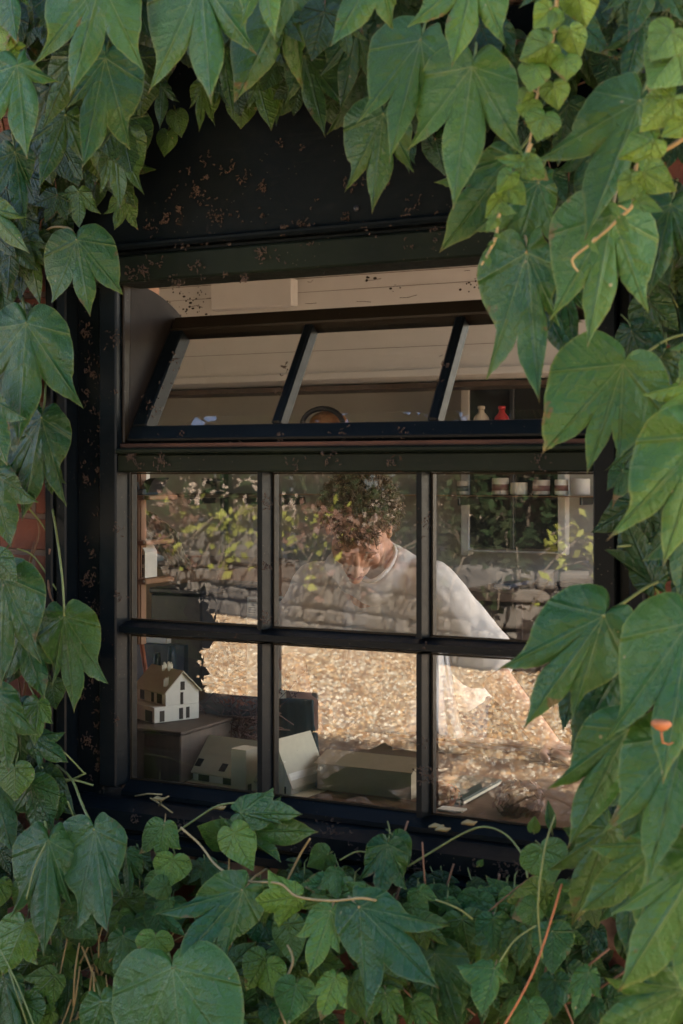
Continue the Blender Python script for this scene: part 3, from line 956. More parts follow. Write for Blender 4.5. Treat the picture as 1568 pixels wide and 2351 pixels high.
# tall wall shelf with tins
Ys = 2.50
t = thing("wall_shelf", "long thin shelf on the far wall carrying a row of tins", "shelf", P(900, 1137, Ys))
q = MB(); wbox(q, 622, 1136, 1362, 1141, Ys, .23); q.build("board", M['wood'], t)
q = MB()
for u in (640, 860, 1050, 1330): wbox(q, u, 1142, u+6, 1160, Ys+.02, .20)
q.build("bracket", M['black'], t)
for (u0, u1, v0, mt, band, lb) in ((1048, 1072, 1104, 'cream', 'ink', "cream tin with a dark label, leftmost in the row on the far shelf"),
                              (1128, 1165, 1097, 'cream', 'red', "pale tin with a red lid band on the far shelf"),
                              (1171, 1208, 1108, 'card', None, "plain cardboard-coloured tin right of the red-banded tin"),
                              (1222, 1260, 1102, 'cream', 'red', "cream tin with dark and red label in the middle of the shelf"),
                              (1272, 1302, 1101, 'cardwhite', 'red', "narrow white tin with a small red mark on the far shelf"),
                              (1309, 1352, 1099, 'white', None, "broad beige tin at the right end of the far shelf")):
    a = P(u0, 1135.5, Ys+.09); b = P(u1, v0, Ys+.09); r = abs(b.x-a.x)/2
    tt = thing("tin", lb, "tin", ((a.x+b.x)/2, Ys+.1, a.z), "tins on the far shelf")
    q = MB(); h = b.z-a.z
    q.lathe([(r*.96, 0), (r, .004), (r, h*.96), (r*.92, h)], ((a.x+b.x)/2, Ys+.1, a.z), 20); q.build("body", M[mt], tt)
    if band:
        q = MB(); q.lathe([(r*1.012, h*.25), (r*1.012, h*.62)], ((a.x+b.x)/2, Ys+.1, a.z), 20); q.build("label", M['clothpink' if band == 'red' else band], tt)
# upper shelf and bottles, seen through the top light
t = thing("upper_shelf", "short upper shelf in front of the far dark window holding bottles", "shelf", P(1180, 1010, 2.35))
q = MB(); wbox(q, 1060, 1008, 1300, 1014, 2.35, .16); q.build("board", M['wood'], t)
q = MB(); wbox(q, 1066, 1015, 1071, 1040, 2.37, .32); wbox(q, 1288, 1015, 1293, 1040, 2.37, .32); q.build("bracket", M['black'], t)
for (uc, v0, hw_, mt, capm, lb) in ((1105, 932, 21, 'cream', 'cream', "squat white bottle with sloping shoulders, left on the upper shelf"),
                              (1152, 932, 20, 'red', 'red', "red rounded bottle beside the white bottle on the upper shelf"),
                              (1252, 948, 9, 'red', 'cream', "small red bottle with a white cap, right on the upper shelf")):
    a = P(uc, 1007, 2.42); b = P(uc, v0, 2.42); r = hw_*(CD+2.42)/F; h = b.z-a.z
    tt = thing("bottle", lb, "bottle", a, "bottles on the upper shelf")
    q = MB(); q.lathe([(r*.9, 0), (r, .008), (r, h*.50), (r*.85, h*.66), (r*.38, h*.80), (r*.34, h*.90)], a, 20); q.build("body", M[mt], tt)
    q = MB(); q.lathe([(r*.44, h*.90), (r*.44, h*.99), (r*.3, h)], a, 16); q.build("cap", M[capm], tt)
# round dark object and brown pot behind the top light
a = P(740, 975, 2.3)
t = thing("lamp_head", "round dark-rimmed lamp head seen low through the middle of the top light", "lamp", (a.x, 2.3, a.z-.2))
q = MB(); q.tube([Vector((a.x+.085*cos(k*pi/12), 2.3, a.z+.06*sin(k*pi/12)-.0)) for k in range(0, 25)], .010, 8, False); q.build("rim", M['black'], t)
q = MB(); q.ellipsoid((a.x, 2.35, a.z), (.08, .05, .055)); q.build("shade", M['wood'], t)
q = MB(); q.tube([(a.x, 2.37, a.z-.03), (a.x, 2.5, a.z-.12), (a.x, 2.54, a.z-.30)], .010, 8); q.build("arm", M['black'], t)
# dark shelf at the left on the far wall
t = thing("wall_shelf", "short dark shelf on the far wall, seen in the upper left pane", "shelf", P(480, 1140, 2.5))
q = MB(); wbox(q, 402, 1133, 592, 1143, 2.50, .24); q.build("board", M['darkwood'], t)
q = MB(); wbox(q, 430, 1144, 436, 1158, 2.52, .2); wbox(q, 560, 1144, 566, 1158, 2.52, .2); q.build("bracket", M['black'], t)
a = P(491, 1132.5, 2.6)
q = MB(); q.lathe([(.045, 0), (.045, .012), (.012, .02), (.012, .035), (.05, .045), (.05, .06)], a, 14)
tag(q.build("weight", M['black']), "small black spool standing on the short dark shelf", "spool")
q = MB(); a = P(501, 1090, 2.69); b = P(509, 1160, 2.69); q.box(a.x, b.x, 2.70, 2.748, b.z-.2, a.z+.06, .004)
tag(q.build("wall_post", M['greenbook']), "narrow dark green upright strip fixed to the far wall", "strip")

# slim pine upright with three little shelves just inside the left post
t = thing("shelf_ladder", "slim pine upright with short shelves just inside the left panes", "shelf", P(318, 1425, .42))
Yl = .42
q = MB(); wbox(q, 309, 1060, 319, 1480, Yl, .030, .002); wbox(q, 320, 1060, 324, 1480, Yl+.004, .022, .001); q.build("upright", M['wood'], t)
for (u1, va, vb) in ((354, 1137, 1148), (346, 1240, 1251), (346, 1328, 1341)):
    q = MB(); a = P(320, va, Yl); b = P(u1, vb, Yl)
    q.box(a.x+.004, b.x, Yl-.02, Yl+.10, b.z, a.z, .002); q.build("shelf_board", M['wood'], t)
    q = MB(); a = P(330, (va+vb)/2, Yl-.021); q.ellipsoid(a, (.003, .002, .003), nu=8, nv=6); q.build("screw", M['cream'], t)
q = MB(); wbox(q, 326, 1070, 334, 1134, Yl+.05, .02); tag(q.build("card_strip", M['cardwhite']), "white card strip standing on the top pine shelf", "card")
# black curved lamp on the top shelf
a = P(338, 1136, Yl+.02)
t = thing("desk_lamp", "small black curved lamp on the top pine shelf", "lamp", a)
q = MB()
prof = [P(324, 1118, Yl), P(332, 1104, Yl), (P(344, 1098, Yl)), (P(357, 1097, Yl)), P(350, 1105, Yl), P(344, 1118, Yl), P(339, 1131, Yl), P(330, 1129, Yl)]
q.solid([p for p in prof], (0, .06, 0)); q.build("shade", M['black'], t)
q = MB(); q.box(a.x-.016, a.x+.012, Yl-.012, Yl+.05, a.z, a.z+.014, .003); q.tube([(a.x-.006, Yl-.008, a.z+.01), (a.x-.010, Yl-.008, a.z+.03)], .004, 8); q.build("base", M['navy'], t)
# little white gable house on the lower shelf
def house_windows(mb_, faces): pass
t = thing("model_house", "tiny white gabled model house on the lowest pine shelf", "model house", P(322, 1327, Yl), "white card model houses")
hs = [P(319, 1327, Yl+.01), P(333, 1327, Yl+.01), P(333, 1268, Yl+.01), P(321, 1246, Yl+.01), P(316, 1256, Yl+.01), P(316, 1327, Yl+.01)]
q = MB(); q.solid(hs, (0, .05, 0)); q.build("wall", M['cardwhite'], t)
for (u0, v0, u1, v1) in ((325, 1274, 329, 1296), (325, 1304, 329, 1325)):
    q = MB(); wbox(q, u0, v0, u1, v1, Yl+.008, .0018, 0); q.build("window", M['dark'], t)

# brown cabinet with a helmet and jacket, further back on the left
Yc = 1.75
t = thing("cabinet", "low pale brown cabinet below the grey-blue helmet", "cabinet", P(400, 1420, Yc))
a = P(318, 1296, Yc); b = P(500, 1296, Yc)
q = MB(); q.box(a.x-.1, b.x, Yc, Yc+.55, .03, a.z-.012, .004); q.build("body", M['clothpink'] if False else M['woodh'], t)
q = MB(); q.box(a.x-.11, b.x+.01, Yc-.01, Yc+.56, a.z-.0115, a.z, .003); q.build("top", M['darkwood'], t)
q = MB(); q.box((a.x+b.x)/2-.003, (a.x+b.x)/2+.003, Yc-.003, Yc+.002, .1, a.z-.02); q.build("door_gap", M['dark'], t)
c = P(352, 1265, Yc+.2)
t = thing("helmet", "blue-grey rounded helmet with a dark face opening on the brown cabinet", "helmet", (c.x, c.y, P(352, 1296, Yc+.2).z))
rr = 36*(CD+Yc+.2)/F
q = MB()
vs, fs = [], []
for j in range(13):
    ph = pi*j/12*.62
    for k in range(28):
        th = 2*pi*k/28
        vs.append((c.x-.02+rr*1.15*sin(ph)*cos(th), c.y+rr*1.25*sin(ph)*sin(th), c.z-rr*.42+rr*1.35*cos(ph)))
for j in range(12):
    for k in range(28):
        fs.append((j*28+k, (j+1)*28+k, (j+1)*28+(k+1) % 28, j*28+(k+1) % 28))
q.add(vs, fs, True); ho = q.build("shell", M['helmet'], t)
q = MB(); q.ellipsoid((c.x-.0, c.y-rr*.95, c.z-rr*.42), (rr*.62, rr*.3, rr*.46)); q.build("face_opening", M['black'], t)
q = MB(); q.ellipsoid((c.x+rr*.78, c.y-rr*.75, c.z-rr*.35), (.006, .005, .006), nu=8, nv=6); q.build("snap", M['cream'], t)
q = MB(); q.lathe([(rr*1.02, 0), (rr*1.10, .012), (rr*1.02, .03)], (c.x-.02, c.y, c.z-rr*.84), 24); q.build("trim", M['black'], t)
# hanging olive jacket
Yj = 1.45
random.seed(31)
def drape(cols_, Y, name, mat, amp=.02, thick=.012, skew=0):
    """columns of photo points (top to bottom) lofted into one cloth with folds"""
    vs, fs = [], []
    nc, nr = len(cols_), 18
    fine = []
    for j in range(nr):
        f = j/(nr-1)
        row = []
        for col_ in cols_:
            k = f*(len(col_)-1); i = min(int(k), len(col_)-2); r = k-i
            row.append(complex(*col_[i])*(1-r)+complex(*col_[i+1])*r)
        fine.append(catmull(row, 5))
    m_ = len(fine[0])
    for j, row in enumerate(fine):
        for i, z in enumerate(row):
            yy = Y + skew*i + amp*sin(i*.9+j*.10)*(.5+.5*j/nr) + amp*.4*sin(i*2.1-j*.2)
            vs.append(P(z.real, z.imag, yy))
    fs = [(j*m_+i, (j+1)*m_+i, (j+1)*m_+i+1, j*m_+i+1) for j in range(nr-1) for i in range(m_-1)]
    q_ = MB(); q_.add(vs, fs, True)
    o_ = q_.build(name, mat)
    md = o_.modifiers.new("cloth", 'SOLIDIFY'); md.thickness = thick
    return o_
def catmull(pts, n):
    out = []
    m_ = len(pts)
    for i in range(m_-1):
        p0 = pts[max(i-1, 0)]; p1 = pts[i]; p2 = pts[i+1]; p3 = pts[min(i+2, m_-1)]
        for k in range(n):
            t_ = k/n
            out.append(((2*p1) + (-p0+p2)*t_ + (2*p0-5*p1+4*p2-p3)*t_*t_ + (-p0+3*p1-3*p2+p3)*t_**3)*.5)
    out.append(pts[-1])
    return out
o = drape([[(318, 1168), (322, 1205), (350, 1240), (372, 1275), (392, 1297)], [(332, 1170), (344, 1215), (368, 1245), (388, 1275), (408, 1298)], [(346, 1178), (372, 1215), (392, 1245), (405, 1275), (425, 1299)], [(352, 1182), (388, 1205), (405, 1240), (415, 1275), (436, 1300)]], Yj, "jacket", M['jacket'], .03)
tag(o, "olive green jacket hanging in folds beside the grey-blue helmet", "jacket")
# dark box and pale dome
Yd = 1.25
a = P(345, 1362, Yd); b = P(462, 1440, Yd)
t = thing("black_box", "large matt black box in the upper left pane, in front of the cabinet", "box", P(400, 1440, Yd))
q = MB(); q.box(a.x, b.x, Yd, Yd+.35, .95, a.z, .006); q.build("body", M['black'], t)
q = MB(); q.box(a.x-.004, b.x+.004, Yd-.004, Yd+.354, a.z+.001, a.z+.018, .004); q.build("lid", M['black'], t)
c = P(502, 1378, Yd+.2)
t = thing("globe", "pale domed globe with faded red bands beside the black box", "globe", (c.x, c.y, c.z-.05))
R_ = 47*(CD+Yd+.2)/F
q = MB(); q.lathe([(R_*cos(k*pi/2/10), R_*.78*sin(k*pi/2/10)) for k in range(0, 10)]+[(.002, R_*.78)], c, 32); q.build("dome", M['cardwhite'], t)
for a0, a1 in ((-2.5, -2.15),):
    vs = []; 
    for k in range(11):
        ph = k*pi/2/10
        for aa in (a0, a1):
            vs.append(Vector(c)+Vector((1.01*R_*cos(ph)*cos(aa), 1.01*R_*cos(ph)*sin(aa), 1.01*R_*.78*sin(ph))))
    q = MB(); q.add(vs, [(2*k, 2*k+1, 2*k+3, 2*k+2) for k in range(10)], True); q.build("red_band", M['red'], t)
q = MB(); q.lathe([(R_*1.004, -.004), (R_*1.02, 0), (R_*1.004, .006)], c, 32); q.build("red_band", M['red'], t)
q = MB(); q.lathe([(R_*.9, -.07), (R_*1.0, -.01), (R_*.99, -.003)], c, 32); q.build("base", M['darkwood'], t)

# the long desk inside the window
ZD = .93
DF = 1.02
xa_ = fx(285, .3); xb_ = RX-.03
t = thing("desk", "long wooden desk running along the inside of the window", "desk", (-1.2, .6, .03))
q = MB(); q.box(-2.6, xb_, .205, DF, ZD-.035, ZD, .004); q.build("desktop", M['woodh'], t)
for x in (-2.5, -1.1, RX-.1):
    for y in (.28, DF-.1):
        q = MB(); q.box(x-.03, x+.03, y-.03, y+.03, .031, ZD-.036, .004); q.build("leg", M['darkwood'], t)
# inner sill board
q = MB(); q.box(X0+.01, X1-.01, .0605, .2045, Z_GB-.075, Z_GB-.045, .003); q.build("inner_sill", M['darkwood'], win)

# plinth of the left model
YH = .30
t = thing("plinth", "dark brown wooden plinth under the left model house", "plinth", P(380, 1900, YH))
a = P(290, 1652, YH-.02); b = P(455, 1652, YH-.02)
q = MB(); q.box(a.x, b.x, .21, .21+.26, ZD+.001, a.z-.008, .003); q.build("body", M['darkwood'], t)
q = MB(); q.box(a.x-.004, b.x+.004, .206, .21+.264, a.z-.0075, a.z-.001, .002); q.build("top", M['darkwood'], t)

# model house one: built in its own metre-scale frame, turned 40 degrees
def local(o_, ang, s=1.0):
    return Matrix.Translation(o_) @ Matrix.Rotation(ang, 4, 'Z') @ Matrix.Scale(s, 4)
def lq(q_, Mx, pts, off):
    n_ = len(pts)
    v0 = [Mx @ Vector(p) for p in pts]; v1 = [Mx @ (Vector(p)+Vector(off)) for p in pts]
    fs = [tuple(range(n_))[::-1], tuple(range(n_, 2*n_))]+[(i, (i+1) % n_, n_+(i+1) % n_, n_+i) for i in range(n_)]
    q_.add(v0+v1, fs)
o1 = P(354, 1652.5, YH-.03); o1.z = fz(290, 1652, YH-.02)-.0008
Z1 = o1.z
th = radians(64)
Mx = Matrix.Translation(o1) @ Matrix.Rotation(th, 4, 'Z')
t = thing("model_house", "white card model house with a saddle roof on the dark plinth at lower left", "model house", o1, "white card model houses")
H1, H2, HR = .035, .066, .108   # length along local -x (long side), depth along +x gable etc.
# gable face runs along local +x (towards image right), long face along local -y' ... corner at origin
gl_, ll_ = .116, .137
# lower storey: box from origin: x 0..gl_, y 0..ll_ (long side rotated to the left)
q = MB(); q.box(0, gl_, 0, ll_, 0, H1, .0008, Mx); q.build("wall", M['cardwhite'], t, label="lower storey of the model")
# upper storey set back on the long side, gable at y=0 plane
ux0 = .030
q = MB(); lq(q, Mx, [(ux0, .001, H1+.0004), (gl_, .001, H1+.0004), (gl_, .001, H2-.002), ((ux0+gl_)/2, .001, HR), (ux0, .001, H2-.002)], (0, ll_-.002, 0))
q.build("wall", M['cardwhite'], t, label="upper storey with the gable")
q = MB()
xm = (ux0+gl_)/2
sl_ = (HR-H2)/(xm-ux0)
for sgn in (-1, 1):
    e = ux0-.006 if sgn < 0 else gl_+.006
    ze = HR - abs(e-xm)*sl_
    lq(q, Mx, [(xm, -.004, HR+.001), (e, -.004, ze+.001), (e, -.004, ze+.004), (xm, -.004, HR+.004)], (0, ll_+.008, 0))
ro = q.build("roof", M['cardroof'], t)
for (x, y, z) in ((xm-.008, .070, HR-.004), (xm-.004, .050, HR-.002), (ux0+.006, .012, H2+.012)):
    q = MB(); random.seed(int(y*1e4))
    for k in range(6): q.box(x-.006+k*.0022, x-.0042+k*.0022, y-.002, y+.002, z, z+random.uniform(.012, .022), 0, Mx)
    q.build("chimney", M['wood'] if False else M['card'], ro)
def mwin(t_, Mx_, face, a0, a1, z0, z1, const, mat='dark'):
    q_ = MB()
    if face == 'y': q_.box(a0, a1, const-.0006, const+.0015, z0, z1, 0, Mx_)
    else: q_.box(const-.0006, const+.0015, a0, a1, z0, z1, 0, Mx_)
    q_.build("window", M[mat], t_)
for a0, a1, z0, z1 in ((.014, .026, .002, .026), (.064, .074, .003, .028), (.082, .091, .004, .029)): mwin(t, Mx, 'y', a0, a1, z0, z1, 0)
for a0, a1, z0, z1 in ((.068, .075, H1+.001, H1+.028), (.068, .079, H1+.033, H1+.052)): mwin(t, Mx, 'y', a0, a1, z0, z1, .001)
for a0, a1, z0, z1 in ((.008, .040, .001, .026), (.080, .104, .001, .026)): mwin(t, Mx, 'x', a0, a1, z0, z1, 0)
for a0, a1, z0, z1 in ((.018, .040, H1+.003, H1+.026), (.054, .066, H1+.003, H1+.026), (.098, .118, H1+.003, H1+.026)): mwin(t, Mx, 'x', a0, a1, z0, z1, ux0)

# model house two: long roof with skylights and a square tower
Y2 = .26
o2 = P(432, 1815, Y2); o2b = P(690, 1850, Y2)
t = thing("model_house", "long grey-roofed model house with two skylights and a square tower, by the bottom rail", "model house", o2, "white card model houses")
th = radians(7)
zt = ZD+.02
px = P(438, 1818, Y2); Mx = Matrix.Translation((px.x, Y2, 0)) @ Matrix.Rotation(-th, 4, 'Z')
LL = (P(640, 1818, Y2).x-px.x)*1.0
zb_ = fz(438, 1813, Y2)-.002; ze_ = fz(438, 1764, Y2); zr_ = fz(455, 1688, Y2+.06)
base = MB(); base.box(-.02, LL+.09, -.02, .17, ZD+.001, zb_-.0005, .002, Mx); base.build("base_board", M['card'], t)
q = MB(); lq(q, Mx, [(0, 0, zb_), (0, .13, zb_), (0, .13, ze_), (0, .065, zr_-.004), (0, 0, ze_)], (LL, 0, 0)); q.build("wall", M['cardwhite'], t)
q = MB()
for sgn in (0, 1):
    ye = -.008 if sgn == 0 else .138
    slp = (zr_-ze_)/.065
    zz = zr_-abs(ye-.065)*slp
    lq(q, Mx, [(-.008, .065, zr_), (-.008, ye, zz), (-.008, ye, zz+.003), (-.008, .065, zr_+.003)], (LL+.012, 0, 0))
ro = q.build("roof", M['cardroof'], t)
for u in (466, 529):
    c = P(u, 1752 if u < 500 else 1762, Y2+.02); xx = (Mx.inverted() @ Vector((c.x, c.y, 0))).x
    zz = c.z; yy = .065-(zr_-zz)/slp
    q = MB()
    e = .008
    lq(q, Mx, [(xx-e, yy-.007, zz-.007*slp+.0034), (xx+e, yy-.007, zz-.007*slp+.0034), (xx+e, yy+.007, zz+.007*slp+.0034), (xx-e, yy+.007, zz+.007*slp+.0034)], (0, -.0005, .0012))
    q.build("skylight", M['darkglass'], ro)
xt0 = (Mx.inverted() @ P(544, 1800, Y2-.03)).x; xt1 = (Mx.inverted() @ P(582, 1800, Y2-.03)).x
q = MB(); q.box(xt0, xt1, -.034, .012, zb_, fz(560, 1716, Y2-.03), .0008, Mx); q.build("tower", M['card'], t, label="square tower rising past the eaves")
for a0, a1 in ((.022, .052), (.090, .112), (.126, .138)):
    q = MB(); q.box(a0, a1, -.0008, .002, zb_+.002, ze_-.006, 0, Mx); q.build("window", M['dark'], t)
q = MB(); q.box(xt1-.002, xt1+.0008, -.028, -.016, zb_+.01, zb_+.04, 0, Mx); q.build("window", M['dark'], t)
# gabled wing at the right end
w0 = (Mx.inverted() @ P(618, 1820, Y2)).x
zr2 = fz(655, 1688, Y2+.04)
q = MB(); lq(q, Mx, [(w0, .0, zb_), (w0+.075, .0, zb_), (w0+.075, 0, ze_+.006), (w0+.036, 0, zr2), (w0, 0, ze_+.006)], (0, .12, 0)); q.build("wall", M['cardwhite'], t, label="gable wing of the model")
q = MB()
for s_ in (-1, 1):
    xe = w0+.036+s_*.046; zz = zr2-.046*(zr2-ze_-.006)/.036*.97
    lq(q, Mx, [(w0+.036, -.005, zr2+.001), (xe, -.005, zz), (xe, -.005, zz+.003), (w0+.036, -.005, zr2+.004)], (0, .13, 0))
q.build("roof", M['cardroof'], t)
for a0, a1, h0, h1 in ((.010, .022, .004, .034), (.034, .044, .008, .040), (.054, .062, .012, .040)):
    q = MB(); q.box(w0+a0, w0+a1, -.0008, .002, zb_+h0, zb_+h1, 0, Mx); q.build("window", M['dark'], t)

# porch and end wall with windows
q = MB(); a = P(629, 1747, Y2-.035); b = P(651, 1747, Y2-.035); q.box(a.x, b.x, Y2-.035, Y2-.006, zb_, a.z, .0008); q.build("porch", M['cardwhite'], t)
q = MB(); q.solid([P(656, 1786, Y2-.030), P(692, 1757, Y2+.02), P(692, 1826, Y2+.02), P(656, 1842, Y2-.030)], (-.002, .002, 0)); q.build("wall", M['cardwhite'], t, label="windowed end wall of the model")
for (ua, ub, va, vb) in ((661, 668, 1796, 1830), (676, 684, 1782, 1818)):
    fa = (ua-656)/36; fb = (ub-656)/36
    q = MB(); q.solid([P(ua, va, Y2-.031+.05*fa), P(ub, va-4, Y2-.031+.05*fb), P(ub, vb-3, Y2-.031+.05*fb), P(ua, vb, Y2-.031+.05*fa)], (.0003, -.0006, 0)); q.build("window", M['dark'], t)

# cardboard shed model at centre
Y3 = .30
a = P(727, 1812, Y3); b = P(944, 1816, Y3); zt3 = fz(727, 1719, Y3+.06); ze3 = fz(727, 1754, Y3); zb3 = a.z
t = thing("model_shed", "plain brown cardboard model shed with a shallow roof behind the middle pane", "model", ((a.x+b.x)/2, Y3, zb3))
q = MB(); q.prism([(Y3, zb3), (Y3+.11, zb3), (Y3+.11, ze3), (Y3+.055, zt3-.003), (Y3, ze3)], 'x', a.x, b.x); q.build("wall", M['cardbrown'], t)
q = MB()
q.prism([(Y3+.055, zt3), (Y3-.004, ze3), (Y3-.004, ze3+.003), (Y3+.055, zt3+.003)], 'x', a.x-.004, b.x+.004)
q.prism([(Y3+.0555, zt3), (Y3+.0555, zt3+.003), (Y3+.114, ze3+.003), (Y3+.114, ze3)], 'x', a.x-.004, b.x+.004)
q.build("roof", M['cardbrown'], t)
q = MB(); q.box(a.x-.01, b.x+.03, Y3-.01, Y3+.12, ZD+.001, zb3-.0005, .002); q.build("base_board", M['woodh'], t)

# dried twig nest between the two models
random.seed(61)
t = thing("twig_arrangement", "tangled dark dried twigs and rusty leaves between the two model houses", "dried plant", P(530, 1700, .45))
q = MB(); cc = P(530, 1650, .50)
for k in range(460):
    p = P(random.gauss(528, 36), random.gauss(1660, 18), random.uniform(.42, .60))
    d = Vector((random.gauss(0, 1), random.gauss(0, 1), random.gauss(0, .6))).normalized()*random.uniform(.02, .06)
    q.tube([p-d, p+Vector((random.gauss(0, .006), 0, random.gauss(0, .006))), p+d], .0013, 4)
q.build("nest", M['twig'], t)
q = MB()
for k in range(34):
    b0 = P(random.gauss(555, 18), random.gauss(1655, 8), .50); e = P(random.uniform(480, 640), random.uniform(1596, 1640), random.uniform(.44, .58))
    q.tube(catmull([b0, (b0+e)/2+Vector((random.gauss(0, .012), 0, random.gauss(0, .01))), e], 3), [.0018]*4+[.0012, .001, .0008], 4)
for k, (u, v) in enumerate(((700, 1540), (690, 1585), (660, 1560), (640, 1590), (675, 1530))):
    b0 = P(600, 1640, .5); e = P(u, v, .46)
    q.tube(catmull([b0, (b0+e)/2+Vector((0, 0, -.006)), e], 4), .0010, 4)
    for j in range(9):
        s_ = random.uniform(.35, 1); p = b0*(1-s_)+e*s_
        q.ellipsoid(p+Vector((random.gauss(0, .004), 0, random.gauss(0, .004))), (.0022, .002, .0022), nu=5, nv=4)
q.build("branches", M['twig'], t)
q = MB()
for k in range(60):
    p = P(random.gauss(545, 20), random.gauss(1617, 9), random.uniform(.44, .54)); d1 = Vector((random.gauss(0, 1), random.gauss(0, 1), random.gauss(0, 1))).normalized()*.007; d2 = Vector((random.gauss(0, 1), 0, random.gauss(0, 1))).normalized()*.005
    q.add([p-d1, p+d2, p+d1, p-d2], [(0, 1, 2, 3)])
q.build("petals", M['rustleaf'], t)
a = P(545, 1700, .52)
q = MB(); q.lathe([(.055, 0), (.085, .03), (.09, .05)], (a.x, a.y, ZD+.02+.06), 16); q.lathe([(.06, 0), (.06, .019)], (a.x, a.y, ZD+.06), 16)
q.build("dish", M['dark'], t)
q = MB(); q.lathe([(.03, .001), (.03, .062)], (a.x, a.y, ZD), 14); q.build("stand", M['dark'], t)

# clutter upper left of the lower pane
Yk = 1.05
t = thing("notice_board", "dark blue-grey board with a pale top edge behind the left model", "board", P(365, 1530, Yk))
a = P(312, 1462, Yk); b = P(424, 1560, Yk)
q = MB(); q.box(a.x-.05, b.x, Yk, Yk+.02, ZD-.2, a.z-.0155, .002); q.build("panel", M['navy'], t)
q = MB(); q.box(a.x-.05, b.x-.06, Yk-.003, Yk+.023, a.z-.015, a.z, .002); q.build("top_edge", M['cardwhite'], t)
a = P(321, 1448, .62); b = P(337, 1560, .60)
q = MB(); q.tube([b-Vector((0, 0, .2)), b, a], .006, 8); tag(q.build("orange_rod", M['orange']), "thin orange rod leaning behind the left model house", "rod")
for (uc, v0, hw_, lb) in ((361, 1498, 12, "short dark blue bottle by the orange rod"), (394, 1482, 12, "taller dark blue bottle behind the left model's roof")):
    a = P(uc, 1570, .72); b = P(uc, v0, .72); r = hw_*(CD+.72)/F; h = b.z-ZD-.001; a = Vector((b.x, .72, ZD+.001))
    tt = thing("bottle", lb, "bottle", a, "dark blue bottles behind the left model")
    q = MB(); q.lathe([(r*.9, 0), (r, .006), (r, h*.80), (r*.96, h*.9), (r*.7, h*.985)], a, 20); q.build("body", M['navy'], tt)
    q = MB(); q.lathe([(r*.68, h*.986), (r*.6, h)], a, 16); q.build("cap", M['navy'], tt)
# dark draped chair back, pink cloth
o = drape([[(622, 1606), (622, 1700), (622, 1850)], [(655, 1604), (655, 1700), (660, 1860)], [(690, 1606), (695, 1720), (700, 1870)], [(720, 1608), (722, 1730), (724, 1880)]], .62, "dark_cloth", M['clothdark'], .010)
tag(o, "dark green cloth hanging behind the gable wing of the long model", "cloth")
q = MB(); a = P(672, 1744, .34); b = P(698, 1730, .34); q.tube([a, b], [.002, .0006], 6); a2 = a+Vector((-.05, .01, -.004)); q.tube([a2, a], .0035, 8)
tag(q.build("craft_knife", M['cream']), "thin bright craft knife pointing up beside the gable wing", "knife")
# blue item and small jars among the twigs
a = P(616, 1612, .80)
q = MB(); q.ellipsoid(a, (.018, .012, .012)); q.tube([a, a+Vector((0, 0, -.10))], .006, 8); tag(q.build("blue_clamp", M['blue']), "small bright blue clamp head behind the dried twigs", "clamp")
a = P(527, 1690, .72); b = P(538, 1601, .72)
q = MB(); q.box(a.x, b.x, .72, .735, ZD+.001, b.z, .001); tag(q.build("white_strip", M['cardwhite']), "upright white card strip behind the dried twigs", "strip")

# papers pinned up
for (u0, v0, u1, v1, Y, lb) in ((568, 1370, 592, 1432, 1.15, "pale calendar sheet at the right edge of the upper left pane"), (625, 1368, 650, 1431, 1.15, "pale printed sheet at the left edge of the upper middle pane")):
    a = P(u0, v0, Y); b = P(u1, v1, Y)
    tt = thing("paper_sheet", lb, "paper", b, "paper sheets standing behind the glass")
    q = MB(); q.box(a.x, b.x, Y, Y+.002, b.z, a.z); q.build("sheet", M['paper'], tt)
    q = MB()
    q.box(a.x+.004, b.x-.004, Y-.0008, Y-.0002, a.z-.014, a.z-.006)
    for k in range(5): q.box(a.x+.004, b.x-.006-.003*(k % 2), Y-.0008, Y-.0002, a.z-.024-k*.007, a.z-.0225-k*.007)
    q.build("print_lines", M['ink'], tt)
    q = MB(); q.box(a.x-.004, b.x+.004, Y+.0025, Y+.012, ZD+.001, b.z+.03, .001); q.build("stand", M['card'], tt)

# board edge on the desk, book and dried flowers at lower right
a = P(992, 1694, DF-.05); 
q = MB(); a = P(905, 1694, .80); b = P(1330, 1700, .80)
t = thing("drawing_board", "wide pale wooden drawing board propped in front of the man", "board", (a.x, .80, ZD))
q.box(a.x, b.x, .78, .80, ZD+.001, a.z, .002); q.build("board", M['woodh'], t)
q = MB(); q.box(a.x, b.x, .774, .7795, ZD+.03, ZD+.036, .001); q.build("ledge", M['wood'], t)
Yb_ = .34
a = P(1028, 1797, .44); b = P(1122, 1800, .44)
t = thing("book", "dark green book lying behind the dried flowers", "book", (a.x, .44, ZD))
q = MB(); q.box(a.x, b.x, .30, .52, ZD+.001, ZD+.013, .002); q.build("cover", M['greenbook'], t)
q = MB(); q.box(a.x+.003, b.x+.0008, .302, .518, ZD+.004, ZD+.009, 0); q.build("pages", M['card'], t)
q = MB(); a = P(1030, 1846, .30); b = P(1085, 1850, .30); q.box(a.x, b.x, .24, .27, ZD+.001, ZD+.004); tag(q.build("white_ruler", M['cardwhite']), "short white card strip lying by the bottom rail", "strip")
random.seed(71)
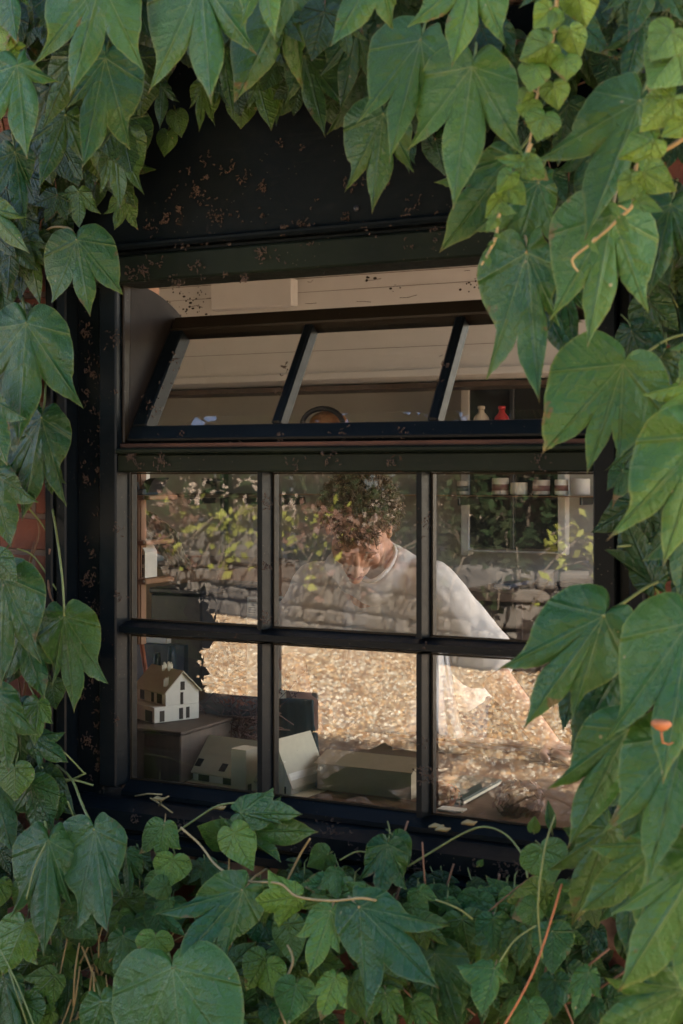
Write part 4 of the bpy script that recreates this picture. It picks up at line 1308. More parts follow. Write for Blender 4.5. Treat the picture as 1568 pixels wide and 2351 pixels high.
for (u, v, ru, rv, mt, lb) in ((1012, 1832, 34, 26, 'rustleaf', "rust-brown dried hydrangea head at the left of the bottom right pane"), (1190, 1838, 46, 34, 'pinkleaf', "larger pinkish dried hydrangea head at the right of the dark book")):
    c = P(u, v, .30)
    tt = thing("dried_flower", lb, "dried flower", (c.x, c.y, ZD), "dried hydrangea heads on the desk")
    q = MB()
    for k in range(330):
        d = Vector((random.gauss(0, 1), random.gauss(0, 1), random.gauss(0, 1))).normalized()
        p = c+Vector((d.x*ru/1350, d.y*ru/1350, d.z*rv/1350))*random.uniform(.3, 1.6)
        a_ = d.orthogonal().normalized()*random.uniform(.006, .012); b_ = d.cross(a_).normalized()*random.uniform(.004, .009)
        cup = d*.004
        q.add([p-a_+cup, p-b_, p+a_+cup, p+b_], [(0, 1, 2), (0, 2, 3)])
    q.build("petals", M[mt], tt)
    q = MB()
    for k in range(12):
        d = Vector((random.gauss(0, 1), random.gauss(0, 1), random.gauss(0, 1))).normalized()
        q.tube([Vector((c.x+.01, c.y+.03, ZD+.004)), (c+Vector((c.x+.01, c.y+.03, ZD)))/2, c+Vector((d.x*ru/1500, d.y*ru/1500, d.z*rv/1500))], .0012, 4)
    q.build("stems", M['twig'], tt)
# low unit with dark boxes on the right at the back
Yq = 2.05
a = P(1040, 1356, Yq); b = P(1370, 1362, Yq)
t = thing("low_shelf_unit", "long low dark shelf unit against the back wall at right", "shelf unit", (a.x, Yq, .03))
q = MB(); q.box(a.x, b.x+.2, Yq, Yq+.38, a.z-.03, a.z, .003); q.build("top", M['darkwood'], t)
for k in range(4):
    x = a.x+(b.x+.2-a.x)*k/3
    q = MB(); q.box(x-.012, x+.012, Yq+.005, Yq+.37, .031, a.z-.031, .002); q.build("upright", M['darkwood'], t)
q = MB(); q.box(a.x, b.x+.2, Yq+.33, Yq+.345, .3, a.z-.032); q.build("back_panel", M['dark'], t)
tz = a.z
for (u0, u1, v0, mt, lb, ct) in ((1276, 1334, 1336, 'black', "black lidded box on the low shelf unit at right", "box"), (1136, 1170, 1340, 'navy', "small dark blue box on the low shelf unit", "box"), (1196, 1216, 1344, 'dark', "small brown box in the middle of the low shelf unit", "box")):
    p = P(u0, v0, Yq+.1); r = P(u1, v0, Yq+.1)
    tt = thing("storage_box", lb, ct, (p.x, Yq+.1, tz), "boxes on the low shelf unit")
    q = MB(); q.box(p.x, r.x, Yq+.1, Yq+.28, tz+.001, p.z-.015, .003); q.build("body", M[mt], tt)
    q = MB(); q.box(p.x-.004, r.x+.004, Yq+.096, Yq+.284, p.z-.0145, p.z, .003); q.build("lid", M[mt], tt)

# dark timber planter standing out in the yard, mirrored as the dark block low in the panes
Yv = 1.25
a = P(716, 1606, Yv+.36); x1 = a.x
t = thing("planter", "tall dark timber planter in the yard, mirrored low in the left panes", "planter", (x1-.5, -Yv-.3, 0))
q = MB()
for k in range(7):
    q.box(x1-1.25, x1, -Yv-.36, -Yv, .01+k*a.z/7, .006+(k+1)*a.z/7-.004, .004)
q.build("side_boards", M['clothdark'], t)
q = MB(); q.box(x1-1.2, x1-.03, -Yv-.33, -Yv-.03, a.z-.02, a.z-.002); q.build("soil", M['soil'], t)
random.seed(15)
sa, sb2 = P(296, 1600, Yv+.18).x, P(412, 1600, Yv+.18).x; zt_ = fz(365, 1372, Yv+.18)
bl = [(Vector((random.uniform(sa, sb2), -Yv-.18+random.gauss(0, .05), random.uniform(a.z, zt_-.05))), random.uniform(.06, .12)) for _ in range(34)]
def pf():
    c_, r_ = random.choice(bl)
    return c_+Vector((random.gauss(0, 1), random.gauss(0, 1), random.gauss(0, 1))).normalized()*r_*random.uniform(.3, 1)
q = MB(); leafcloud(q, 7000, pf, .026, 15); q.build("foliage", M['hedge'], t)

# ------------------------------------------------------------------ the man at the desk
def capsule(q_, a, b, ra, rb, seg=14, n=6):
    """tapered limb with rounded ends"""
    a, b = Vector(a), Vector(b); d = (b-a); L_ = d.length; d.normalize()
    o_ = d.orthogonal().normalized(); c_ = d.cross(o_)
    ringz = []
    for k in range(n+1):
        t_ = pi/2*k/n
        ringz.append((-ra*cos(t_), ra*sin(t_)))
    for k in range(n+1):
        t_ = pi/2*k/n
        ringz.append((L_+rb*sin(t_), rb*cos(t_)))
    vs = [a+d*z+(o_*cos(2*pi*k/seg)+c_*sin(2*pi*k/seg))*max(r, 1e-4) for z, r in ringz for k in range(seg)]
    m_ = len(ringz)
    fs = [(i*seg+k, i*seg+(k+1) % seg, (i+1)*seg+(k+1) % seg, (i+1)*seg+k) for i in range(m_-1) for k in range(seg)]
    fs += [tuple(range(seg))[::-1], tuple(range((m_-1)*seg, m_*seg))]
    q_.add(vs, fs, True)
def remesh(o_, vox, smooth=4, fac=.5):
    r = o_.modifiers.new("one_surface", 'REMESH'); r.mode = 'VOXEL'; r.voxel_size = vox; r.use_smooth_shade = True
    s = o_.modifiers.new("soften", 'SMOOTH'); s.iterations = smooth; s.factor = fac

HC = P(824, 1214, .84)                 # middle of the head
fwd = Vector((.36, -.93, 0)).normalized()
pitch = radians(46)
Fh = (fwd*cos(pitch)+Vector((0, 0, -sin(pitch)))).normalized()     # the face looks down at the desk
Rh = Vector((0, 0, 1)).cross(-fwd).normalized()                    # towards the right of the picture
roll = radians(6)
Uh = Rh.cross(Fh); Uh = -Uh if Uh.z < 0 else Uh
Rh2 = (Rh*cos(roll)+Uh*sin(roll)); Uh = (Uh*cos(roll)-Rh*sin(roll)); Rh = Rh2
def H(r, f, u): return HC + Rh*r + Fh*f + Uh*u
HM = Matrix((Rh, Fh, Uh)).transposed()
man = thing("person", "man in a loose white t-shirt bending over the desk, head bowed, curly brown hair", "person", (HC.x-.1, 1.5, .03))
body = MB()
E = lambda c_, r_: body.ellipsoid(c_, r_, HM, 24, 16)
E(H(0, -.012, .030), (.074, .094, .082))           # skull
E(H(0, .052, .035), (.060, .040, .052))            # forehead
E(H(0, .040, -.030), (.058, .052, .060))           # mid face
E(H(0, .048, -.078), (.036, .042, .036))           # jaw
E(H(0, .078, -.102), (.018, .014, .014))           # chin
for s in (-1, 1):
    E(H(s*.040, .068, -.030), (.020, .016, .020))  # cheek
    E(H(s*.054, .004, -.066), (.013, .032, .026))  # jaw corner
    E(H(s*.030, .089, .016), (.023, .009, .008))   # brow
    E(H(s*.030, .082, -.002), (.014, .011, .009))  # closed lid
    body.ellipsoid(H(s*.077, -.012, -.012), (.008, .018, .029), HM, 14, 10)   # ear
    E(H(s*.012, .100, -.048), (.0085, .0085, .007)) # nostril wing
capsule(body, H(0, .088, .010), H(0, .114, -.040), .0085, .0125)     # nose
E(H(0, .106, -.044), (.0115, .012, .009))
E(H(0, .091, -.069), (.022, .008, .0045))          # upper lip
E(H(0, .088, -.079), (.018, .009, .0055))          # lower lip
SH_L = P(722, 1338, 1.06); SH_R = P(992, 1340, 1.00)   # shoulder joints as seen left and right
neck0 = (SH_L+SH_R)/2+Vector((0, .05, .035))
capsule(body, neck0, H(0, -.045, -.045), .064, .055)
capsule(body, neck0+Vector((0, -.035, -.03)), neck0+Vector((0, -.04, -.06)), .066, .064)
chest = (SH_L+SH_R)/2+Vector((0, .10, -.13))
pel = Vector((chest.x-.02, 1.42, .98))
for a_, b_, r1, r2 in ((SH_L+Vector((.03, .05, -.03)), SH_R+Vector((-.03, .05, -.03)), .045, .045), (chest+Vector((0, .04, -.04)), pel, .09, .12), (SH_L+Vector((.06, .08, -.12)), pel+Vector((-.04, 0, .05)), .065, .09), (SH_R+Vector((-.06, .08, -.12)), pel+Vector((.04, 0, .05)), .065, .09)):
    capsule(body, a_, b_, r1, r2)
EL_L = P(664, 1500, .98); EL_R = P(1122, 1536, 1.02)
HN_L = P(694, 1598, .80); HN_R = Vector((P(1262, 1700, .84).x, .84, ZD+.030))
for Sx, Ex, Wx in ((SH_L, EL_L, HN_L), (SH_R, EL_R, HN_R)):
    capsule(body, Sx, Ex, .052, .040); capsule(body, Ex, Wx, .041, .026)
# legs
for s in (-1, 1):
    hip = pel+Vector((s*.09, 0, -.04)); kn = Vector((hip.x, 1.40, .52)); an = Vector((hip.x, 1.46, .10))
    capsule(body, hip, kn, .088, .058); capsule(body, kn, an, .058, .038)
    capsule(body, an+Vector((0, .01, -.03)), an+Vector((0, -.17, -.035)), .038, .032)
# hands: palm, four fingers and a thumb, resting on the desk
for s, Wx, El in ((-1, HN_L, EL_L), (1, HN_R, EL_R)):
    d = (Wx-El); d.z *= (1 if s < 0 else 0); d.normalize(); sd_ = d.cross(Vector((0, 0, 1))).normalized()*-1 if s > 0 else Vector((1, .1, 0)).normalized()
    pal = Wx+d*.05+Vector((0, 0, -.008))
    for k in range(4):
        off = (k-1.5)*.019
        k0 = Wx+d*.02+sd_*off*.7+Vector((0, 0, -.004)); k1 = Wx+d*(.085-.004*abs(k-1))+sd_*off+Vector((0, 0, -.004))
        capsule(body, k0, k1, .014, .0105, 10, 4)
        L1 = (.040, .046, .043, .034)[k]
        k2 = k1+d*L1+Vector((0, 0, -.008)); k3 = k2+d*L1*.7+Vector((0, 0, -.010))
        capsule(body, k1, k2, .0092, .0084, 10, 4); capsule(body, k2, k3, .0084, .0072, 10, 4)
    tb = Wx+d*.03-sd_*s*.030; t1 = tb+d*.035-sd_*s*.030+Vector((0, 0, -.006)); t2 = t1+d*.030-sd_*s*.006+Vector((0, 0, -.006))
    capsule(body, Wx+d*.015-sd_*s*.012, t1, .015, .0105, 10, 4); capsule(body, t1, t2, .0105, .0085, 10, 4)
bo_ = body.build("body", M['skin'], man)
remesh(bo_, .0045, 4)
# lips and brows as thin separate pieces
q = MB(); q.ellipsoid(H(0, .0985, -.0695), (.021, .0035, .004), HM); q.ellipsoid(H(0, .0965, -.0785), (.017, .0035, .005), HM); q.build("lips", M['lip'], man)
q = MB()
for s in (-1, 1):
    for k in range(26):
        x_ = random.uniform(.014, .050); p = H(s*x_, .096-.25*max(0, x_-.03), .020+random.gauss(0, .002))
        q.tube([p, p+Rh*s*.006+Uh*.001], .0006, 3)
q.build("eyebrows", M['hair'], man)
q = MB()
for s in (-1, 1):
    for k in range(14):
        a_ = -1+2*k/13; p = H(s*.030+a_*.011, .0925-.004*a_*a_, -.008)
        q.tube([p, p+Fh*.004-Uh*.003], .0005, 3)
q.build("eyelashes", M['hair'], man)
# t-shirt
sh = MB()
capsule(sh, SH_L+Vector((.01, .03, -.015)), P(786, 1325, 1.10), .066, .062)
capsule(sh, SH_R+Vector((-.01, .03, -.015)), P(912, 1318, 1.08), .066, .062)
capsule(sh, P(786, 1325, 1.15), P(912, 1318, 1.15), .062, .062)
capsule(sh, SH_L+Vector((.07, .04, -.045)), SH_L+Vector((-.005, .02, -.035)), .085, .072)
capsule(sh, SH_R+Vector((-.07, .04, -.045)), SH_R+Vector((.005, .02, -.035)), .085, .072)
capsule(sh, chest+Vector((0, .0, -.06)), pel+Vector((0, 0, .02)), .150, .165)
capsule(sh, SH_L+Vector((.05, .06, -.07)), pel+Vector((-.07, 0, .02)), .105, .13)
capsule(sh, SH_R+Vector((-.05, .06, -.07)), pel+Vector((.08, 0, .02)), .105, .13)
capsule(sh, chest+Vector((0, -.05, .028)), chest+Vector((0, -.06, -.22)), .105, .13)
capsule(sh, chest+Vector((-.09, -.02, .04)), chest+Vector((-.07, -.05, -.2)), .085, .11)
capsule(sh, chest+Vector((.09, -.02, .04)), chest+Vector((.07, -.05, -.2)), .085, .11)
for Sx, Ex in ((SH_L, EL_L), (SH_R, EL_R)):
    e = Sx+(Ex-Sx)*.86
    capsule(sh, Sx+Vector((0, .01, -.012)), e, .072, .084)
    capsule(sh, (Sx+e)/2+Vector((0, .02, -.02)), e+Vector((0, .015, -.02)), .060, .066)
cpn = [P(768, 1282, .99), P(796, 1318, .95), P(848, 1346, .92), P(894, 1320, .95), P(914, 1270, 1.02), P(880, 1250, 1.12), P(830, 1246, 1.16), P(780, 1258, 1.09)]
for k in range(8):
    a_, b_ = cpn[k]+Vector((0, .02, -.022)), cpn[(k+1) % 8]+Vector((0, .02, -.022))
    capsule(sh, a_, b_, .034, .034, 10, 4)
so = sh.build("shirt", M['shirt'], man)
remesh(so, .008, 6)
tx = bpy.data.textures.new("cloth_folds", 'CLOUDS'); tx.noise_scale = .09; tx.noise_depth = 2
dm = so.modifiers.new("folds", 'DISPLACE'); dm.texture = tx; dm.strength = .020; dm.mid_level = .5; dm.texture_coords = 'GLOBAL'
# hanging tail of the shirt, catching the side window's light
tail = drape([[(986, 1490), (988, 1560), (986, 1640), (984, 1672)], [(1004, 1492), (1006, 1560), (1010, 1640), (1016, 1690)], [(1018, 1494), (1026, 1560), (1034, 1640), (1046, 1694)], [(1030, 1497), (1042, 1570), (1054, 1640), (1066, 1692)]], .80, "shirt_tail", M['shirt'], .010, .003, .009)
tail.parent = man; tail.matrix_parent_inverse = Matrix.Translation(man.location).inverted()
# collar ring
cp_ = [P(774, 1276, .98), P(800, 1308, .93), P(848, 1335, .90), P(890, 1308, .93), P(908, 1264, 1.00), P(880, 1238, 1.10), P(830, 1232, 1.15), P(786, 1246, 1.08)]
ring = catmull(cp_[-1:]+cp_+cp_[:2], 5)[5:-5]
q = MB(); q.tube(ring, .0055, 8, False); q.build("collar", M['shirt'], man)
# trousers and shoes
q = MB()
for s in (-1, 1):
    hip = pel+Vector((s*.09, 0, -.05)); kn = Vector((hip.x, 1.40, .52)); an = Vector((hip.x, 1.46, .12))
    capsule(q, hip, kn, .105, .078); capsule(q, kn, an, .078, .065)
capsule(q, pel+Vector((-.08, 0, -.02)), pel+Vector((.08, 0, -.02)), .12, .12)
tr_ = q.build("trousers", M['trouser'], man); remesh(tr_, .012, 4)
for s in (-1, 1):
    x_ = pel.x+s*.09
    q = MB(); capsule(q, (x_, 1.48, .078), (x_, 1.27, .072), .045, .042); q.build("shoe", M['black'], man)
# hair: a cap of volume plus many curls
random.seed(91)
q = MB(); q.ellipsoid(H(0, -.018, .052), (.082, .094, .076), HM, 28, 18); 
q.ellipsoid(H(0, .030, .082), (.066, .052, .036), HM, 20, 12)
hc = q.build("hair", M['hair'], man); remesh(hc, .008, 2)
hdm = hc.modifiers.new("curly", 'DISPLACE'); tx2 = bpy.data.textures.new("curls", 'CLOUDS'); tx2.noise_scale = .02; hdm.texture = tx2; hdm.strength = .022; hdm.texture_coords = 'GLOBAL'
q = MB()
for k in range(900):
    while True:
        d = Vector((random.gauss(0, 1), random.gauss(0, 1), random.gauss(0, 1))).normalized()
        if d.z > -.35 and not (d.y > .22 and d.z < .42) and not (abs(d.x) > .75 and d.z < -.15): break
    root = H(d.x*.084, -.018+d.y*.096, .052+d.z*.078)
    nrm = (Rh*d.x+Fh*d.y+Uh*d.z).normalized()
    tang_ = nrm.orthogonal().normalized(); tang_ = (tang_*cos(k)+nrm.cross(tang_)*sin(k)).normalized()
    down = (Vector((0, 0, -1))*.5+tang_*.7); down = (down-nrm*down.dot(nrm)).normalized()
    L1 = random.uniform(.03, .062); R1 = random.uniform(.003, .0065); turns = random.uniform(1.2, 2.8)
    b_ = nrm.cross(down).normalized(); pts = []
    for j in range(12):
        f = j/11; a_ = f*turns*2*pi+k
        lift = .009*sin(min(f*1.6, 1)*pi*.6)+.001
        pts.append(root+down*L1*f+nrm*(lift+R1*cos(a_))+b_*R1*sin(a_))
    q.tube(pts, [.0017*(1-.55*j/11) for j in range(12)], 4)
# forelock falling over the brow
for k in range(80):
    s0 = random.uniform(-.055, .05)
    root = H(s0, .070+random.uniform(-.01, .012), .082+random.uniform(-.012, .01)); pts = []
    L1 = random.uniform(.02, .045); R1 = random.uniform(.003, .006)
    for j in range(13):
        f = j/12; a_ = f*random.choice((1.3, 1.6, 2.0))*2*pi+k if False else f*3.0*pi+k
        pts.append(root+Fh*(.014+.018*f-.012*f*f)-Uh*L1*f+Rh*(R1*cos(a_))+Fh*(R1*sin(a_)))
    q.tube(pts, [.0014*(1-.5*j/12) for j in range(13)], 4)
cu = q.build("curls", M['hair'], hc)
#@@IVY
# ------------------------------------------------------------------ the ivy
def lerp(a, b, t): return a + (b-a)*t
def catmull(pts, n):
    out = []
    m_ = len(pts)
    for i in range(m_-1):
        p0 = pts[max(i-1, 0)]; p1 = pts[i]; p2 = pts[i+1]; p3 = pts[min(i+2, m_-1)]
        for k in range(n):
            t = k/n
            out.append(((2*p1) + (-p0+p2)*t + (2*p0-5*p1+4*p2-p3)*t*t + (-p0+3*p1-3*p2+p3)*t**3)*.5)
    out.append(pts[-1])
    return out
def bez(p0, p1, p2, p3, n):
    return [p0*(1-t)**3 + p1*3*t*(1-t)**2 + p2*3*t*t*(1-t) + p3*t**3 for t in [k/n for k in range(n)]]

def side_outline(L, S, sd, sg, nseg, rng, w):
    """half an outline, tip first, as complex numbers (real = along the midrib, imag = across, sg = side)"""
    if S is None:
        prof = [(0, 1.0), (10, .82), (24, .70), (43, .62), (68, .56), (95, .46), (122, .37), (148, .27), (168, .15), (180, .05)]
        pts = []
        for a, r in prof:
            a = radians(a)
            pts.append(complex(r*cos(a), sg*r*sin(a)*w)*L)
        out = catmull(pts, max(2, nseg//4))
        return out, None
    T = complex(L, 0)
    aS = atan2(S.imag*sg, S.real)
    rS = abs(S)
    aN = aS*(.50 if rS > .75*L else .58)
    rN = .9*sd*min(L, rS*1.05)
    Nn = complex(rN*cos(aN), sg*rN*sin(aN))
    e = Nn - T
    nrm = complex(-e.imag, e.real)/abs(e)
    if nrm.imag*sg < 0: nrm = -nrm
    k1 = rng.uniform(.10, .15)
    a_ = bez(T, T+e*.32-nrm*abs(e)*.02, T+e*.62+nrm*abs(e)*k1*1.75, Nn, nseg)
    e2 = S - Nn
    dirS = S/rS
    n2 = complex(-e2.imag, e2.real)/abs(e2)
    if (n2*complex(dirS.real, -dirS.imag)).imag*sg > 0: n2 = -n2
    b_ = bez(Nn, Nn+e2*.36+n2*abs(e2)*.17, Nn+e2*.72-n2*abs(e2)*.02, S, nseg)
    # shoulder: from the side tip round to the notch
    deg = math.degrees(aS)
    rest = [(deg+3.6, .875), (deg+ (80-deg)*.24 + 4, .73), (max(deg+18, 70), .57), (max(deg+34, 94), .46), (122, .35), (150, .24), (170, .12), (180, .03)]
    pts = [S]
    for a, r in rest:
        rr = r*rS*w
        if a >= 150: rr = r*L*.8
        pts.append(complex(rr*cos(radians(a)), sg*rr*sin(radians(a))))
    c_ = catmull(pts, max(2, nseg//3))
    return a_ + b_ + c_, (aS, aN)

def leaf_verts(A, T, S1, S2, Y, dY, sd=(.55, .55), w=1.0, hi=True, seed=0, tint=.5, age=0., fold=.10, curl=.10, wave=.012, to3=None):
    """A petiole end, T tip, S1/S2 side tips, all in photograph pixels; Y depth at A, dY depth change at the tip"""
    rng = random.Random(seed)
    a = complex(*A); ax = complex(*T)-a; L = abs(ax); ux = ax/L
    def loc(p):
        q = (complex(*p)-a)/ux
        return q
    cand = [None if s is None else loc(s) for s in (S1, S2)]
    left = next((c for c in cand if c is not None and c.imag < 0), None)
    right = next((c for c in cand if c is not None and c.imag >= 0), None)
    ns = 9 if hi else 4
    oR, vR = side_outline(L, right, sd[1], 1, ns, rng, w)
    oL, vL = side_outline(L, left, sd[0], -1, ns, rng, w)
    outline = oR + oL[::-1][1:]
    # teeth
    n = len(outline)
    nT = len(oR)
    out2 = []
    acc = 0
    for i, p in enumerate(outline):
        if i: acc += abs(p-outline[i-1])
        t = (acc/(L*.085)) % 1.0
        tooth = (t*.030 if hi else 0)
        keep = (i < 3 or i > n-4)
        out2.append(p*(1 + (0 if keep else tooth-.010 + rng.uniform(-.006, .006))))
    outline = out2
    vein_dirs = [0.0]
    if vR: vein_dirs.append(vR[0])
    else: vein_dirs.append(radians(48))
    if vL: vein_dirs.append(-vL[0])
    else: vein_dirs.append(-radians(48))
    vein_dirs += [vein_dirs[1]+radians(42), vein_dirs[2]-radians(42)]
    rings = [.12, .26, .40, .54, .68, .80, .90, 1.0] if hi else [.35, .7, 1.0]
    scale = 1.0/ (F/ (CD+Y)) * 1.0      # metres per pixel, roughly
    Lm = L*scale
    pts, cols, lv = [], [], []
    ph1, ph2 = rng.uniform(0, 6), rng.uniform(0, 6)
    side_fold = fold*rng.uniform(.7, 1.3)
    tx_ = rng.uniform(-.38, .38)
    def place(q, rho):
        x, y = q.imag/L, q.real/L
        r = abs(q)/L; th = atan2(q.imag, q.real)
        dist = min(abs(r*sin(th-vd)) if abs(th-vd) < pi/2 else r for vd in vein_dirs)
        off = dY*y + tx_*Lm*x
        pn = mnoise.noise(Vector((x*5+ph1, y*5+ph2, seed*.37)))
        off += Lm*.042*pn*(.4+rho)
        off += side_fold*Lm*abs(x)*1.0
        off += curl*Lm*(rho**2.4)*.55
        off -= Lm*.045*sin(min(dist/.12, 1)*pi*.5)*(1-rho*.5)     # pillows between the veins
        off += Lm*wave*2.2*sin(th*5+ph1)*rho**2 + Lm*wave*sin(th*11+ph2)*rho**3
        c = a + q*ux
        return P(c.real, c.imag, Y+off)
    base = place(complex(0, 0), 0)
    pts.append(base); cols.append((tint, age, 0, 1)); lv.append(complex(0, 0))
    for rho in rings:
        for p in outline[:-1] if abs(outline[-1]-outline[0]) < 1e-6 else outline:
            # inner rings pull in towards the veins smoothly
            q = p*rho
            pts.append(place(q, rho)); cols.append((tint, age, rho, 1)); lv.append(q/L)
    m_ = (len(pts)-1)//len(rings)
    faces = [(0, 1+k, 1+(k+1) % m_) for k in range(m_)]
    for j in range(len(rings)-1):
        o0, o1 = 1+j*m_, 1+(j+1)*m_
        for k in range(m_):
            faces.append((o0+k, o1+k, o1+(k+1) % m_, o0+(k+1) % m_))
    uvs = []
    for f in faces:
        c = sum(lv[i] for i in f)/len(f)
        th = atan2(c.imag, c.real)
        vd = min(vein_dirs, key=lambda t: abs(th-t))
        rot = complex(cos(-vd), sin(-vd))
        uvs.append([((lv[i]*rot).imag, (lv[i]*rot).real) for i in f])
    return pts, faces, uvs, cols

def add_leaf(mb_, **kw):
    pts, faces, uvs, cols = leaf_verts(**kw)
    mb_.add(pts, faces, True)
    mb_.uv.extend(uvs); mb_.col.extend(cols)
    return pts[0]

vines = {}
def vine(key, label, loc):
    t = thing("ivy_vine", label, "ivy", loc, "Boston ivy vines round the window")
    vines[key] = t
    return t
vine('tl', "lobed ivy with broad leaves hanging over the top left corner of the window", (-2.0, -.1, 2.3))
vine('tr', "lobed ivy with big soft-focus leaves hanging over the lintel, top middle and right", (-1.0, -.4, 2.3))
vine('l', "dark glossy ivy climbing the red brick left of the window frame", (-2.05, -.1, 1.4))
vine('b', "mixed young and old ivy spreading below the window sill", (-1.4, -.25, .8))
vine('r', "large-leaved ivy crowding over the right side of the window", (-.8, -.4, 1.5))

HL = {'tl': [], 'tr': [], 'l': [], 'b': [], 'r': []}
#  (A, T, S1, S2, Y, dY, tint, age, extra)
def L_(key, A, T, S1=None, S2=None, Y=-.2, dY=-.03, tint=.5, age=.1, **kw):
    HL[key].append(dict(A=A, T=T, S1=S1, S2=S2, Y=Y, dY=dY, tint=tint, age=age, **kw))
# top left
L_('tl', (232, -45), (160, 223), (76, 152), (334, 168), Y=-.50, tint=.56, age=.18)
L_('tl', (462, -45), (485, 241), (340, 215), (592, 129), Y=-.50, tint=.55, age=.12)
L_('tl', (40, 150), (63, 367), (-70, 330), (136, 188), Y=-.42, tint=.60, age=.08, w=.9)
L_('tl', (242, 133), (187, 390), (152, 250), (299, 345), Y=-.34, tint=.46, age=.04, sd=(.8, .62))
L_('tl', (170, 130), (96, 300), (90, 200), (215, 260), Y=-.24, tint=.50, age=.35)
L_('tl', (150, 265), (88, 436), (60, 330), (190, 370), Y=-.18, tint=.42, age=.0)
L_('tl', (35, 350), (60, 540), (-30, 470), (75, 440), Y=-.16, tint=.40, age=.0)
L_('tl', (-30, 478), (70, 583), (-20, 610), (64, 500), Y=-.20, tint=.60, age=.18)
L_('tl', (262, 300), (276, 481), (229, 446), (331, 447), Y=-.12, tint=.48, age=.45, sd=(.7, .7))
L_('tl', (300, 330), (300, 420), (262, 400), (330, 400), Y=-.09, tint=.42, age=.3)
L_('tl', (180, 440), (182, 525), (128, 503), (233, 492), Y=-.12, tint=.48, age=.35, sd=(.6, .7))
L_('tl', (284, 452), (262, 529), (238, 492), (318, 529), Y=-.10, tint=.46, age=.35, sd=(.7, .7))
L_('tl', (177, 551), (207, 728), (118, 697), (284, 678), Y=-.16, tint=.56, age=.12, sd=(.62, .62), w=1.15)
L_('tl', (62, 558), (94, 706), (8, 655), (120, 610), Y=-.10, tint=.44, age=.2)
L_('tl', (130, 530), (150, 500), None, None, Y=-.08, tint=.4, age=.2)
L_('tl', (60, 420), (78, 540), (20, 510), (120, 480), Y=-.08, tint=.36, age=.0)
L_('tl', (210, 365), (205, 460), (170, 430), (240, 440), Y=-.08, tint=.38, age=.1)
L_('tl', (15, -60), (40, 100), None, (72, 20), Y=-.40, tint=.5, age=.1)
L_('tl', (95, 20), (95, 90), (70, 60), (125, 65), Y=-.2, tint=.5, age=.4)
# top middle and right
L_('tr', (600, -95), (631, 93), (552, 67), (690, -10), Y=-.58, tint=.66, age=.12)
L_('tr', (668, -25), (537, 238), None, (695, 208), Y=-.36, tint=.45, age=.12, sd=(.6, .52), w=.85)
L_('tr', (870, -75), (757, 109), (740, -30), (903, 70), Y=-.50, tint=.5, age=.12, sd=(.7, .5))
L_('tr', (1092, -65), (1037, 155), (934, 63), (1161, 107), Y=-.50, tint=.56, age=.22, sd=(.56, .56), w=1.05)
L_('tr', (966, 92), (892, 376), (815, 288), (988, 266), Y=-.40, tint=.5, age=.18, sd=(.62, .52), w=1.0)
L_('tr', (880, 262), (854, 492), (792, 441), (951, 398), Y=-.30, tint=.46, age=.16, sd=(.6, .6))
L_('tr', (1084, 153), (1040, 484), (934, 346), (1204, 362), Y=-.44, tint=.56, age=.26, sd=(.56, .56), w=1.05)
L_('tr', (1180, 360), (1008, 581), None, None, Y=-.30, tint=.44, age=.15, w=.62, sd=(.8, .8))
L_('tr', (1235, 420), (1160, 656), None, None, Y=-.32, tint=.48, age=.1, w=.68)
L_('tr', (1468, 232), (1341, 555), (1226, 372), (1465, 370), Y=-.46, tint=.44, age=.02, sd=(.62, .62), w=.9)
L_('tr', (1210, 580), (1239, 928), (1115, 874), (1290, 760), Y=-.40, tint=.46, age=.06, sd=(.55, .7), w=.85)
L_('tr', (1405, 495), (1348, 800), (1259, 740), (1491, 722), Y=-.48, tint=.56, age=.22, sd=(.55, .52), w=1.05)
L_('tr', (1290, 640), (1327, 821), (1260, 760), (1350, 720), Y=-.34, tint=.44, age=.06)
L_('tr', (1240, 690), (1313, 826), None, None, Y=-.30, tint=.40, age=.0, w=.6)
L_('tr', (1370, 330), (1330, 480), None, None, Y=-.30, tint=.36, age=.0, w=.9)
L_('tr', (1310, 30), (1270, 170), (1220, 120), (1420, 138), Y=-.36, tint=.42, age=.08)
L_('tr', (1470, 60), (1430, 215), (1380, 120), (1540, 120), Y=-.38, tint=.38, age=.04)
L_('tr', (1250, -50), (1235, 60), (1190, 20), (1300, 30), Y=-.36, tint=.42, age=.2)
L_('tr', (1500, -90), (1440, 100), (1380, 30), (1580, 60), Y=-.40, tint=.36, age=.04)
L_('tr', (700, 130), (747, 317), (655, 240), (800, 250), Y=-.16, tint=.40, age=.08)
L_('tr', (820, 60), (780, 260), (730, 180), (850, 190), Y=-.22, tint=.34, age=.05)
L_('tr', (590, 185), (623, 301), (566, 255), None, Y=-.12, tint=.46, age=.3)
L_('tr', (640, 180), (634, 291), (600, 240), (668, 250), Y=-.11, tint=.42, age=.3)
L_('tr', (555, 232), (553, 297), None, None, Y=-.08, tint=.48, age=.4, w=1.1)
L_('tr', (465, 195), (457, 305), (434, 250), (494, 290), Y=-.11, tint=.46, age=.4)
L_('tr', (508, 100), (536, 272), (490, 200), (560, 190), Y=-.16, tint=.42, age=.2)
L_('tl', (372, 200), (367, 298), (328, 240), (412, 235), Y=-.10, tint=.36, age=.1)
L_('tl', (405, 262), (417, 317), None, None, Y=-.08, tint=.46, age=.4, w=.9)
L_('tl', (385, 308), (377, 361), None, None, Y=-.08, tint=.46, age=.35, w=.9)
L_('tr', (930, 330), (940, 400), (910, 370), (955, 380), Y=-.16, tint=.38, age=.0)
L_('tr', (1000, 320), (1022, 405), None, None, Y=-.10, tint=.40, age=.2, w=.8)
L_('tr', (760, 230), (815, 300), None, None, Y=-.08, tint=.34, age=.2, w=.9)
